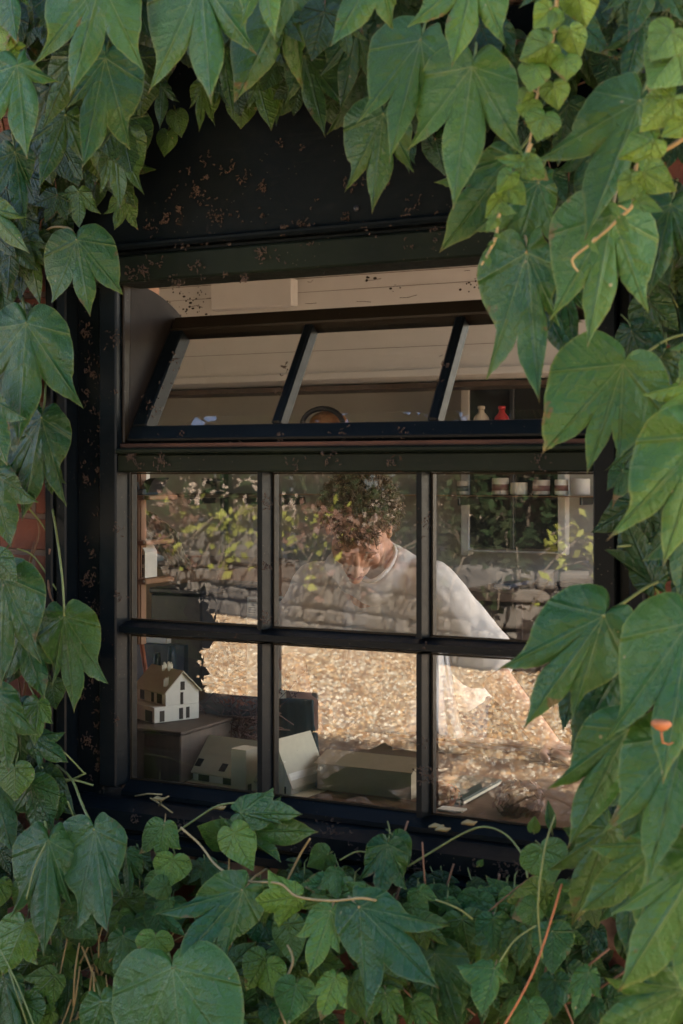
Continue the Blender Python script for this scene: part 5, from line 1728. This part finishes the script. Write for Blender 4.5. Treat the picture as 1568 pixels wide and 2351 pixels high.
L_('tr', (860, 110), (862, 395), None, None, Y=-.12, tint=.30, age=.1, w=.5)
L_('tr', (1140, 60), (1120, 200), (1070, 130), (1190, 150), Y=-.3, tint=.36, age=.1)
# left
L_('l', (60, 742), (42, 1020), (-70, 900), (191, 937), Y=-.20, tint=.50, age=.06, sd=(.55, .6), w=1.02)
L_('l', (95, 960), (50, 1197), (-10, 1120), (153, 1163), Y=-.14, tint=.38, age=.0, sd=(.6, .62), w=.8)
L_('l', (-50, 900), (17, 1070), None, None, Y=-.26, tint=.5, age=.1, w=.8)
L_('l', (-25, 1080), (25, 1257), None, None, Y=-.16, tint=.46, age=.1, w=.9)
L_('l', (5, 1322), (2, 1580), (-90, 1500), (98, 1528), Y=-.18, tint=.46, age=.04, sd=(.6, .58))
L_('l', (-10, 1280), (40, 1338), None, None, Y=-.20, tint=.46, age=.1, w=.9)
L_('l', (48, 1450), (103, 1606), None, None, Y=-.13, tint=.48, age=.06, w=.7)
L_('l', (148, 1415), (170, 1638), (120, 1575), (249, 1571), Y=-.13, tint=.52, age=.12, sd=(.75, .6), w=.95)
L_('l', (88, 1612), (79, 1714), (46, 1670), (122, 1662), Y=-.14, tint=.56, age=.3, sd=(.82, .82), w=1.1)
L_('l', (118, 1570), (128, 1630), None, None, Y=-.09, tint=.46, age=.25, w=1)
L_('l', (20, 1590), (45, 1660), (-5, 1630), (60, 1620), Y=-.10, tint=.42, age=.3)
L_('l', (-15, 1590), (20, 1774), None, None, Y=-.20, tint=.46, age=.1, w=.85)
L_('l', (66, 1692), (158, 1751), None, None, Y=-.12, tint=.44, age=.06, w=.9)
L_('l', (34, 1763), (34, 1841), None, None, Y=-.16, tint=.62, age=.5, w=1.15)
L_('l', (70, 1800), (92, 1930), (30, 1865), (135, 1925), Y=-.14, tint=.46, age=.1, sd=(.75, .6))
L_('l', (128, 1830), (132, 1885), None, None, Y=-.12, tint=.5, age=.35, w=.9)
L_('l', (-20, 1790), (30, 1960), None, None, Y=-.12, tint=.42, age=.15, w=.9)
L_('l', (0, 640), (12, 730), None, None, Y=-.08, tint=.4, age=.1, w=.9)
# bottom
L_('b', (112, 1930), (100, 2199), (22, 2110), (166, 2085), Y=-.24, tint=.46, age=.08, sd=(.66, .66), w=.92, fold=.2)
L_('b', (217, 1906), (247, 2142), (175, 2137), (285, 2060), Y=-.22, tint=.46, age=.16, sd=(.68, .85), w=.95, fold=.16)
L_('b', (55, 2122), (5, 2240), (-50, 2180), (88, 2216), Y=-.26, tint=.56, age=.55, sd=(.8, .8))
L_('b', (377, 1894), (365, 1972), (318, 1962), (416, 1950), Y=-.18, tint=.58, age=.14, sd=(.8, .8), w=1.1)
L_('b', (398, 1972), (386, 2041), None, None, Y=-.20, tint=.66, age=.6, w=1.25)
L_('b', (290, 1960), (298, 2062), (268, 2010), (334, 2030), Y=-.16, tint=.52, age=.1)
L_('b', (362, 2016), (345, 2084), None, None, Y=-.14, tint=1.0, age=.35, w=.8)
L_('b', (553, 1866), (696, 1870), (628, 1808), (650, 1893), Y=-.20, tint=.5, age=.06, sd=(.85, .85), w=1.0)
L_('b', (545, 1903), (732, 1910), None, None, Y=-.18, tint=.44, age=.04, w=.72)
L_('b', (536, 1911), (582, 2001), None, None, Y=-.22, tint=.64, age=.55, w=.85)
L_('b', (516, 1922), (452, 1896), None, None, Y=-.14, tint=.5, age=.06, w=1.1)
L_('b', (557, 2044), (397, 2225), (358, 2098), (506, 2242), Y=-.30, tint=.40, age=.0, sd=(.60, .55), w=.8, fold=.22)
L_('b', (682, 2059), (576, 2075), (615, 1996), (640, 2131), Y=-.28, tint=.74, age=.42, sd=(.8, .75))
L_('b', (760, 2092), (708, 2244), (677, 2150), (780, 2190), Y=-.30, tint=.68, age=.28, sd=(.8, .78), w=1.0)
L_('b', (825, 2083), (1010, 2271), (841, 2336), (1031, 2126), Y=-.32, tint=.44, age=.0, sd=(.56, .58), w=.75, fold=.18)
L_('b', (890, 1938), (868, 2062), (822, 2020), (935, 2044), Y=-.20, tint=.42, age=.03, sd=(.8, .7), wave=.05)
L_('b', (905, 1925), (940, 1990), None, None, Y=-.16, tint=.46, age=.05, w=.9, wave=.06)
L_('b', (770, 1999), (776, 2066), (727, 2041), (802, 2030), Y=-.22, tint=.56, age=.15, sd=(.8, .8))
L_('b', (752, 1962), (704, 1990), None, None, Y=-.18, tint=.48, age=.15, w=1.2)
L_('b', (688, 2010), (702, 2055), None, None, Y=-.14, tint=.46, age=.12, w=1.3)
L_('b', (396, 2222), (425, 2500), (308, 2420), (525, 2410), Y=-.38, tint=.56, age=.2, sd=(.8, .8), w=1.5)
L_('b', (283, 2148), (268, 2272), (240, 2210), (324, 2263), Y=-.26, tint=.5, age=.1, sd=(.8, .65))
L_('b', (233, 2300), (275, 2480), (190, 2420), (320, 2390), Y=-.32, tint=.54, age=.14)
L_('b', (310, 2113), (322, 2182), None, None, Y=-.2, tint=.5, age=.1, w=1.2)
L_('b', (357, 2150), (349, 2221), None, None, Y=-.28, tint=.68, age=.55, w=1.2)
L_('b', (10, 2245), (45, 2420), (-40, 2360), (60, 2330), Y=-.22, tint=.44, age=.1)
L_('b', (90, 2200), (80, 2290), None, None, Y=-.14, tint=.42, age=.1, w=.9)
L_('b', (662, 2120), (676, 2222), None, None, Y=-.22, tint=.56, age=.45, w=.75)
L_('b', (680, 2262), (660, 2355), None, None, Y=-.32, tint=.60, age=.2, w=1.0)
L_('b', (770, 2245), (735, 2345), None, None, Y=-.34, tint=.62, age=.5, w=.95)
L_('b', (812, 2255), (850, 2350), None, None, Y=-.26, tint=.52, age=.5, w=.9)
L_('b', (885, 2280), (900, 2390), (850, 2340), (940, 2340), Y=-.34, tint=.54, age=.3)
L_('b', (950, 2300), (985, 2400), (930, 2370), (1020, 2360), Y=-.34, tint=.5, age=.3)
L_('b', (612, 2215), (625, 2292), None, None, Y=-.24, tint=.7, age=.8, w=1.1)
L_('b', (1243, 1949), (1272, 2030), None, None, Y=-.24, tint=.60, age=.14, w=1.3)
L_('b', (1228, 2085), (1174, 2108), None, None, Y=-.24, tint=.60, age=.12, w=1.3)
L_('b', (1080, 2085), (1130, 2175), (1068, 2155), (1140, 2110), Y=-.18, tint=.44, age=.04)
L_('b', (1135, 2224), (1106, 2336), (1046, 2216), (1170, 2256), Y=-.34, tint=.60, age=.12, sd=(.7, .75))
L_('b', (1212, 2140), (1190, 2232), (1165, 2190), (1245, 2190), Y=-.24, tint=.5, age=.2)
L_('b', (1268, 2138), (1268, 2240), None, None, Y=-.26, tint=.48, age=.08, w=.95)
L_('b', (1352, 2233), (1317, 2342), (1295, 2280), (1382, 2293), Y=-.34, tint=.56, age=.14, sd=(.75, .75))
L_('b', (1275, 2250), (1272, 2340), None, None, Y=-.28, tint=.46, age=.04, w=.85)
L_('b', (1213, 2305), (1205, 2390), None, None, Y=-.34, tint=.56, age=.2, w=1.1)
L_('b', (1000, 2190), (1060, 2380), (980, 2350), (1110, 2300), Y=-.24, tint=.36, age=.0)
L_('b', (500, 2240), (590, 2160), None, None, Y=-.22, tint=.42, age=.1, w=.8)
L_('b', (560, 2300), (500, 2220), None, None, Y=-.20, tint=.40, age=.05, w=.8)
L_('b', (470, 1980), (480, 2060), (430, 2030), (520, 2030), Y=-.12, tint=.44, age=.1)
L_('b', (1030, 2045), (1015, 2110), None, None, Y=-.12, tint=.5, age=.2, w=1)
L_('b', (1120, 2040), (1100, 2075), None, None, Y=-.14, tint=.66, age=.6, w=1)
L_('b', (460, 2280), (450, 2390), None, None, Y=-.20, tint=.46, age=.1, w=.9)
L_('b', (160, 2230), (150, 2360), None, None, Y=-.16, tint=.40, age=.1, w=.7)
L_('b', (1100, 1985), (1110, 1972), None, None, Y=-.16, tint=.5, age=.2, w=1)
# right
L_('r', (1431, 836), (1347, 1090), (1245, 1041), (1420, 1054), Y=-.42, tint=.52, age=.16, sd=(.66, .66), w=1.25)
L_('r', (1620, 1000), (1521, 1302), (1395, 1239), (1700, 1200), Y=-.50, tint=.56, age=.1, sd=(.6, .6), w=1.0)
L_('r', (1386, 1414), (1201, 1674), (1142, 1537), (1312, 1655), Y=-.42, tint=.50, age=.1, sd=(.66, .66), w=1.0)
L_('r', (1330, 1520), (1291, 1681), None, None, Y=-.36, tint=.34, age=.0, w=.45)
L_('r', (1450, 1480), (1307, 1735), None, None, Y=-.36, tint=.44, age=.04, w=.62)
L_('r', (1582, 1430), (1521, 1802), (1388, 1704), (1680, 1650), Y=-.52, tint=.56, age=.1, sd=(.64, .6), w=1.0)
L_('r', (1441, 1676), (1302, 1950), (1256, 1812), (1480, 1780), Y=-.44, tint=.52, age=.1, sd=(.68, .7), w=.95)
L_('r', (1570, 1690), (1484, 2035), (1381, 1916), (1650, 1900), Y=-.54, tint=.54, age=.14, sd=(.6, .6), w=1.0)
L_('r', (1500, 1760), (1438, 1970), None, None, Y=-.42, tint=.46, age=.1, w=.6)
L_('r', (1400, 1900), (1312, 2127), None, None, Y=-.34, tint=.40, age=.3, w=.78)
L_('r', (1520, 1940), (1327, 2097), None, None, Y=-.46, tint=.52, age=.22, w=.75)
L_('r', (1620, 1960), (1418, 2278), (1400, 2100), (1600, 2330), Y=-.58, tint=.56, age=.3, sd=(.8, .66), w=.9)
L_('r', (1450, 2010), (1440, 2200), None, None, Y=-.34, tint=.40, age=.05, w=.7)
L_('r', (1560, 2150), (1487, 2302), None, None, Y=-.44, tint=.40, age=.05, w=.7)
L_('r', (1575, 2270), (1345, 2390), None, None, Y=-.56, tint=.50, age=.2, w=.75)
L_('r', (1620, 870), (1492, 1012), None, None, Y=-.46, tint=.62, age=.8, w=.6)
L_('r', (1500, 1340), (1430, 1180), None, None, Y=-.16, tint=.3, age=.0, w=.6)
L_('r', (1560, 1500), (1500, 1640), None, None, Y=-.3, tint=.4, age=.05, w=.8)
L_('r', (1430, 1080), (1393, 1128), (1405, 1170), None, Y=-.26, tint=.42, age=.06)
L_('r', (1480, 1010), (1420, 1140), (1390, 1080), (1500, 1110), Y=-.22, tint=.42, age=.06)
L_('r', (1520, 820), (1470, 1010), (1420, 930), (1560, 960), Y=-.26, tint=.34, age=.02)
L_('r', (1450, 760), (1500, 900), (1430, 860), (1560, 850), Y=-.2, tint=.34, age=.04)
L_('r', (1540, 470), (1485, 690), (1440, 600), (1590, 620), Y=-.36, tint=.38, age=.06)
L_('r', (1620, 760), (1558, 885), None, None, Y=-.5, tint=.5, age=.05, w=.7)
L_('r', (1590, 1180), (1560, 1380), None, None, Y=-.34, tint=.42, age=.05, w=.8)
L_('r', (1350, 1930), (1290, 1900), (1300, 1960), None, Y=-.24, tint=.44, age=.1)
L_('r', (1265, 1890), (1258, 1835), None, None, Y=-.24, tint=.5, age=.04, w=.45)
L_('r', (1225, 1905), (1228, 1872), None, None, Y=-.22, tint=.62, age=.4, w=.9)
L_('r', (1480, 2150), (1420, 2010), None, None, Y=-.24, tint=.38, age=.05, w=.8)

# explicit petioles: end points in photo pixels (leaf A -> wall)
PET = {(148, 1415): [(143, 1330), (132, 1240), (120, 1168)], (177, 551): [(160, 525), (120, 522), (95, 540)],
       (60, 742): [(54, 700), (52, 680)], (1431, 836): [(1480, 812), (1530, 780), (1580, 765)],
       (1386, 1414): [(1430, 1385), (1490, 1345), (1550, 1320)], (112, 1930): [(104, 1890), (98, 1860)],
       (217, 1906): [(190, 1850), (165, 1790), (130, 1755)], (88, 1612): [(70, 1580), (62, 1560)],
       (1441, 1676): [(1470, 1662), (1500, 1650)], (396, 2222): [(385, 2180), (372, 2130)],
       (553, 1866): [(545, 1895), (530, 1930)], (34, 1763): [(45, 1720), (55, 1690)],
       (62, 558): [(40, 600), (5, 690)]}
pet_extra = [('stemg', [(1385, 1455, -.30), (1450, 1430, -.2), (1560, 1395, -.1)], .0035, 'r'), ('stemg', [(1418, 1255, -.2), (1470, 1250, -.15), (1530, 1247, -.08)], .002, 'r')]

def pet_tube(A, Y, pts, key, big):
    base = P(A[0], A[1], Y)
    seq = [base]
    n = len(pts)
    for i, q in enumerate(pts):
        yy = Y + (-.05-Y)*((i+1)/n)**1.3
        seq.append(P(q[0], q[1], yy))
    sm = catmull(seq, 4)
    m_ = MB(); r = .0024 if big else .0014
    m_.tube(sm, [r*1.15]+[r]*(len(sm)-2)+[r*1.2], 6)
    return m_
FILL = {}
for key, lst in HL.items():
    for i, d in enumerate(lst):
        seed = sum(map(ord, key))*131+i
        rg = random.Random(seed)
        L = hypot(d['T'][0]-d['A'][0], d['T'][1]-d['A'][1])
        Lm = L*(CD+d['Y'])/F
        kw = dict(d); kw['seed'] = seed
        if d['S1'] is None and d['S2'] is None and L > 105:
            cx, cy = (d['T'][0]-d['A'][0]), (d['T'][1]-d['A'][1]); a0 = atan2(cy, cx)
            wv = d.get('w', 1.0)
            for nm, s in (('S1', -1), ('S2', 1)):
                aa = a0+s*(radians(rg.uniform(20, 27)) + wv*.30); rr = L*rg.uniform(.66, .80)
                kw[nm] = (d['A'][0]+cos(aa)*rr, d['A'][1]+sin(aa)*rr)
            kw['sd'] = (.76, .76); kw['w'] = max(.7, wv)
        kw['dY'] = -Lm*(rg.uniform(.30, .70) if key == 'b' else rg.uniform(.10, .42))
        if kw['S1'] is not None or kw['S2'] is not None:
            kw['w'] = kw.get('w', 1.0)*.84
            if key in ('r', 'tr', 'tl'):
                sd_ = kw.get('sd', (.55, .55)); kw['sd'] = (sd_[0]*.92, sd_[1]*.92)
        kw.setdefault('curl', rg.uniform(.02, .20))
        kw.setdefault('fold', rg.uniform(.06, .28))
        kw.setdefault('wave', rg.uniform(.006, .022))
        kw['tint'] = d['tint']*rg.uniform(.94, 1.06)*(1.30 if d['Y'] < -.39 else (1.15 if d['Y'] < -.28 else 1.0))*(1.12 if key == 'b' else 1.0)  # nearest leaves tinted paler, their sheen put into the colour
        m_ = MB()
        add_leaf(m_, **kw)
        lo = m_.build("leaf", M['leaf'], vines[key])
        A = d['A']
        pts = PET.get(A)
        if pts is None:
            dx, dy = A[0]-d['T'][0], A[1]-d['T'][1]
            k = rg.uniform(.25, .5)*L
            ux, uy = dx/L, dy/L
            bend = rg.uniform(-.5, .5)
            pts = [(A[0]+ux*k*.5, A[1]+uy*k*.5), (A[0]+ux*k+bend*k*.6, A[1]+uy*k+abs(bend)*k*.2)]
        pm = pet_tube(A, kw['Y'], pts, key, L > 150).build("petiole", M['stemg'] if rg.random() < .75 else M['stemy'], lo)
for mt, seq, r, key in pet_extra:
    m_ = MB(); m_.tube(catmull([P(*q) for q in seq], 5), r, 6); m_.build("stem", M[mt], vines[key])

# background foliage on the wall, behind the near leaves
def region(u, v):
    """True where ivy covers the wall"""
    top = 250 + 40*sin(u*.013) if u < 800 else 300 + (u-800)*.35
    if u > 1150: top = 640
    if v < top: return True
    if u < 128 - 18*sin(v*.011) and not (40 < u and (1190 < v < 1400)): return True
    if u < 330 and v < 520: return True
    bot = 1945 if u < 330 else 1975 + (u-330)*.055
    if v > bot: return True
    right = 1420 if v < 1350 else 1400
    if 1350 < v < 1500: right = 1490
    if v > 1600: right = 1340
    if u > right: return True
    return False
rg = random.Random(99)
for key, box, n in (('tl', (-60, 420, -520, 700), 170), ('tr', (420, 1620, -520, 640), 300), ('l', (-60, 130, 640, 1960), 26), ('b', (-60, 1400, 1940, 2420), 400), ('r', (1340, 1640, 600, 2400), 95)):
    m_ = MB(); sm_ = MB()
    c_ = 0; tries = 0
    while c_ < n and tries < 6000:
        tries += 1
        u, v = rg.uniform(box[0], box[1]), rg.uniform(box[2], box[3])
        small = key == 'b'
        L = rg.uniform(50, 105) if small else rg.uniform(70, 150)
        a_ = radians(90) + rg.gauss(0, .45 if not small else .9)
        T = (u+cos(a_)*L, v+sin(a_)*L)
        if not (region(u, v) and region(*T) and region(u-30, v+L*.5) and region(u+30, v+L*.5)): continue
        Y = rg.uniform(-.13, -.055)
        if v < 60: Y = rg.uniform(-.36, -.07)  # unseen ivy above the view, added to screen sky from the tilted panes
        if small: Y = rg.uniform(-.24, -.08) if v > 2020 else rg.uniform(-.12, -.08)
        S1 = S2 = None
        if rg.random() < .6:
            aa = rg.uniform(.55, .8); rr = rg.uniform(.75, .95)*L
            S1 = (u+cos(a_-aa)*rr, v+sin(a_-aa)*rr); S2 = (u+cos(a_+aa)*rr, v+sin(a_+aa)*rr)
        tn_ = rg.uniform(.36, .74) if small and Y < -.14 else rg.uniform(.22, .36)  # leaves close to the wall tinted darker, shade within the ivy put into colour
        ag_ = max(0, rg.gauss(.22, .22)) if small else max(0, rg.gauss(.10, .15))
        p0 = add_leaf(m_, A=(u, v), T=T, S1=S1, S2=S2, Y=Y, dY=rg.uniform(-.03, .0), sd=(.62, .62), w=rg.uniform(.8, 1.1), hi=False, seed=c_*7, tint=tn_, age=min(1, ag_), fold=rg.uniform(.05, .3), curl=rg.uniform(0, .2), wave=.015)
        e = P(u+rg.uniform(-30, 30), v-rg.uniform(10, 60), -.045)
        sm_.tube([p0, (p0+e)/2+Vector((0, -.01, .01)), e], .0013, 4)
        c_ += 1
    m_.build("foliage", M['leaf'], vines[key])
    # runners and stems
    if key in ('l', 'tl'):
        for k in range(14):
            u = rg.uniform(-20, 128); v0 = rg.uniform(200, 1900)
            seq = []; uu = u
            for j in range(6):
                seq.append(P(uu, v0+j*45, -.045-rg.random()*.012)); uu += rg.uniform(-16, 16)
            rn = MB(); rn.tube(catmull(seq, 3), rg.uniform(.0012, .0032), 5); rn.build("stem", M['stemb'], vines[key])
    if key == 'tr':
        for k in range(10):
            u = rg.uniform(430, 1300); v0 = rg.uniform(20, 230)
            seq = []; vv = v0
            for j in range(5):
                seq.append(P(u+j*40, vv, -.06-rg.random()*.02)); vv += rg.uniform(-20, 20)
            rn = MB(); rn.tube(catmull(seq, 3), rg.uniform(.0012, .003), 5); rn.build("stem", M['stemb'], vines[key])
    so_ = sm_.build("petioles", M['stemb'] if key in ('l', 'tl', 'tr') else M['stemg'], vines[key])
    so_["kind"] = "stuff"

# tangle of petioles and runners under the sill
def runners(key, mt, r0, r1, seqs, name="stem"):
    for s in seqs:
        m_ = MB()
        pts = [P(*q) for q in s]
        m_.tube(catmull(pts, 5), rg.uniform(r0, r1), 6)
        m_.build(name, M[mt], vines[key])
tang = []
for k in range(44):
    u = rg.uniform(70, 330); v = rg.uniform(2180, 2420)
    a_ = rg.gauss(-1.25, .45); L = rg.uniform(80, 210); Y = rg.uniform(-.20, -.10)
    tang.append([(u, v, Y), (u+cos(a_)*L*.5+rg.uniform(-8, 8), v+sin(a_)*L*.5, Y-.01), (u+cos(a_)*L, v+sin(a_)*L, Y)])
runners('b', 'stemy', .001, .0021, tang)
tang = []
for k in range(26):
    u = rg.uniform(880, 1330); v = rg.uniform(2060, 2380)
    a_ = rg.uniform(-2.6, -.4); L = rg.uniform(60, 170); Y = rg.uniform(-.22, -.11)
    tang.append([(u, v, Y), (u+cos(a_)*L*.5+rg.uniform(-12, 12), v+sin(a_)*L*.5, Y-.01), (u+cos(a_)*L, v+sin(a_)*L+rg.uniform(-10, 10), Y)])
runners('b', 'stemb', .0012, .0024, tang)
runners('b', 'stemg', .0016, .0022, [
    [(75, 1560, -.12), (60, 1460, -.1), (45, 1360, -.06)], [(40, 1260, -.1), (80, 1280, -.06), (130, 1355, -.05)], [(64, 1165, -.08), (90, 1195, -.05), (106, 1218, -.05)],
    [(95, 1760, -.12), (140, 1795, -.08), (197, 1775, -.06)], [(100, 1690, -.12), (150, 1730, -.09), (193, 1775, -.07)], [(90, 1795, -.12), (160, 1790, -.09), (214, 1803, -.06)],
    [(155, 1840, -.14), (175, 1890, -.12), (196, 1925, -.1)], [(60, 2065, -.3), (80, 1990, -.28), (105, 1935, -.26)], [(0, 2180, -.3), (40, 2260, -.32), (80, 2360, -.34)],
    [(20, 2225, -.30), (45, 2300, -.32), (75, 2390, -.3)]])
runners('b', 'stemy', .0018, .0026, [
    [(415, 1900, -.2), (450, 1930, -.21), (468, 1950, -.22), (500, 1990, -.24), (560, 2022, -.27), (640, 2028, -.29), (682, 2058, -.30), (760, 2068, -.31), (830, 2062, -.33), (880, 2072, -.3)],
    [(525, 2020, -.2), (527, 1970, -.2), (540, 1925, -.22)], [(660, 2020, -.2), (690, 1960, -.2), (712, 1925, -.2)],
    [(655, 2350, -.33), (640, 2290, -.3), (672, 2210, -.28), (660, 2170, -.26)]])
runners('b', 'stemg', .0014, .002, [
    [(935, 1990, -.14), (1000, 1950, -.12), (1060, 1915, -.11), (1110, 1898, -.11), (1160, 1915, -.12), (1200, 1965, -.14), (1211, 2015, -.16)],
    [(400, 1915, -.12), (450, 1880, -.11), (500, 1850, -.11), (552, 1842, -.12)], [(780, 1975, -.18), (820, 1955, -.16), (860, 1962, -.17)],
    [(1245, 2200, -.3), (1235, 2080, -.3), (1250, 1950, -.28), (1275, 1870, -.26)],
    [(1000, 2065, -.3), (1050, 2085, -.3), (1085, 2110, -.28)], [(1140, 2220, -.32), (1180, 2160, -.3), (1230, 2125, -.28)]])
runners('b', 'stemb', .0016, .002, [[(920, 1940, -.11), (928, 1912, -.11), (936, 1885, -.10)], [(1100, 2090, -.16), (1180, 2060, -.17), (1250, 2035, -.2)], [(1240, 2330, -.25), (1252, 2230, -.24), (1262, 2180, -.24)]])
runners('b', 'stemr', .0014, .0018, [[(1130, 2400, -.40), (1200, 2280, -.38), (1240, 2190, -.36), (1290, 2030, -.34)]])

# dead curled leaf scraps on the sill
random.seed(77)
sc_ = MB()
for u, v, Y in ((1000, 1905, -.05), (985, 1898, -.04), (1060, 1890, -.06), (490, 1855, -.06), (350, 1835, -.05), (1300, 1660, -.5)):
    c = P(u, v, Y)
    if u == 1300: continue
    sc_.tube([c, c+Vector((.012, -.003, .004)), c+Vector((.022, 0, .002)), c+Vector((.03, -.004, .007))], [.002, .005, .004, .001], 6)
for u, v, Y, du, dv in ((310, 1828, -.035, 62, -4), (345, 1832, -.05, 52, 35), (365, 1850, -.06, 22, -22)):
    a = P(u, v, Y); b = P(u+du, v+dv, Y-.01)
    sc_.tube([a, (a+b)/2+Vector((0, -.004, .004)), b], .0016, 5)
o = sc_.build("leaf_scraps", M['stemy']); o["kind"] = "stuff"; tag(o, "dry twigs and curled leaf scraps lying on the black sill", "scraps")

# small orange-red dead leaf caught among the right-hand ivy
m_ = MB(); c = P(1518, 1662, -.62)
random.seed(4)
m_.lathe([(.001, -.009), (.006, -.007), (.0115, -.001), (.0105, .003), (.0085, .0045), (.006, .0035), (.002, .004)], c, 9, 1.15, .8)
m_.tube([c+Vector((0, 0, -.010)), c+Vector((.000, .002, -.016)), c+Vector((.001, .004, -.024)), c+Vector((.002, .03, -.03)), c+Vector((.01, .10, -.03))], [.0018, .0012, .0011, .001, .001], 5)
c0 = c
tag(m_.build("fungus_cap", M['stemr']), "small orange cap-shaped bud in front of the large leaf at the right edge", "bud")

# pale young shoots
SH = {}
def shoot(label, stemseq, lvs, Y, tint=.72, age=.72, kind='stemy'):
    t = thing("ivy_shoot", label, "ivy shoot", P(stemseq[0][0], stemseq[0][1], Y), "pale young ivy shoots")
    pts = catmull([P(u, v, Y+.004*i) for i, (u, v) in enumerate(stemseq)], 5)
    m_ = MB(); n = len(pts)
    m_.tube(pts, [.0032-.0018*i/n for i in range(n)], 7); m_.build("stem", M[kind], t)
    for i, (A, T, w) in enumerate(lvs):
        rr = random.Random(i*31+int(A[0]))
        Lm = hypot(T[0]-A[0], T[1]-A[1])*(CD+Y)/F
        q = MB()
        add_leaf(q, A=A, T=T, S1=None, S2=None, Y=Y-.012-rr.random()*.02, dY=-Lm*rr.uniform(-.3, .8), w=w*rr.uniform(.8, 1.05), seed=i+50, tint=tint*rr.uniform(.9, 1.12), age=min(1, age*rr.uniform(.75, 1.2)), fold=rr.uniform(-.3, .6), curl=rr.uniform(-.1, .5), wave=.03)
        lo = q.build("leaf", M['leaf'], t)
        # short stalk back to the nearest stem point
        a = P(A[0], A[1], Y-.015); e = min(pts, key=lambda p: (p-a).length)
        q = MB(); q.tube([a, (a+e)/2+Vector((0, 0, .003)), e], .0013, 5); q.build("petiole", M['stemy'], lo)
def tr2(x, y): return (x*.35+1019, y*.35)
def lv(ax, ay, tx, ty, w): return (tr2(ax, ay), tr2(tx, ty), w)
shoot("pale yellow-green shoot hanging in a double row of heart leaves, top right", [tr2(*q) for q in ((745, -60), (735, 60), (720, 190), (700, 330), (650, 480), (610, 640), (585, 800), (560, 950))],
      [lv(700, 60, 585, 190, 1.2), lv(880, -40, 930, 190, 1.1), lv(740, 90, 700, 215, 1.0), lv(830, 200, 890, 400, 1.15), lv(690, 290, 490, 400, 1.15), lv(800, 385, 800, 540, 1.3), lv(600, 440, 560, 610, 1.25), lv(720, 560, 750, 730, 1.35), lv(545, 600, 510, 680, 1.3), lv(560, 680, 570, 810, 1.35), lv(660, 760, 610, 935, 1.35)], -.50)
shoot("pale shoot with a fringed brown tip hanging in front of the lintel end", [tr2(*q) for q in ((570, 940), (500, 1110), (430, 1220), (390, 1320), (355, 1450), (340, 1560), (290, 1660), (245, 1740))],
      [lv(530, 1070, 690, 1185, 1.0), lv(500, 1060, 335, 1040, .5), lv(440, 1140, 342, 1275, .8), lv(430, 1230, 540, 1350, 1.15), lv(370, 1300, 268, 1440, .7), lv(380, 1370, 480, 1400, .7), lv(340, 1440, 275, 1520, .8), lv(340, 1540, 375, 1560, .8), lv(320, 1590, 285, 1610, .8), lv(280, 1690, 300, 1760, .7)], -.52, .72, .5)
shoot("pale shoot with a thick tan stem curling down at the right edge", [tr2(*q) for q in ((1640, 850), (1540, 930), (1400, 1010), (1275, 1075), (1255, 1170), (1240, 1340), (1150, 1430), (1080, 1500), (960, 1600), (850, 1690), (850, 1740), (880, 1780))],
      [lv(1500, 205, 1350, 400, 1.1), lv(1540, 330, 1335, 590, 1.2), lv(1500, 640, 1285, 870, .9), lv(1640, 640, 1530, 700, 1.1), lv(1590, 800, 1420, 900, 1.0), lv(1380, 920, 1135, 1045, .95), lv(1310, 1130, 1530, 1255, .95), lv(1250, 1170, 1145, 1335, .95), lv(1280, 1320, 1445, 1390, .7), lv(1260, 1300, 1340, 1240, .6), lv(1160, 1440, 1215, 1530, .8), lv(1110, 1350, 1160, 1430, .6), lv(960, 1600, 1020, 1670, .5)], -.56, .72, .62)
shoot("bright yellow-green young shoot in the top left corner", [(-10, 40), (5, 90), (20, 140), (30, 180)],
      [((-5, 60), (15, 105), 1.2), ((15, 80), (10, 125), 1.3), ((30, 105), (62, 105), .8), ((25, 125), (64, 142), .9), ((10, 120), (20, 165), 1.2), ((28, 150), (28, 185), 1), ((-5, 10), (15, 45), 1.1)], -.36, .8, .85)
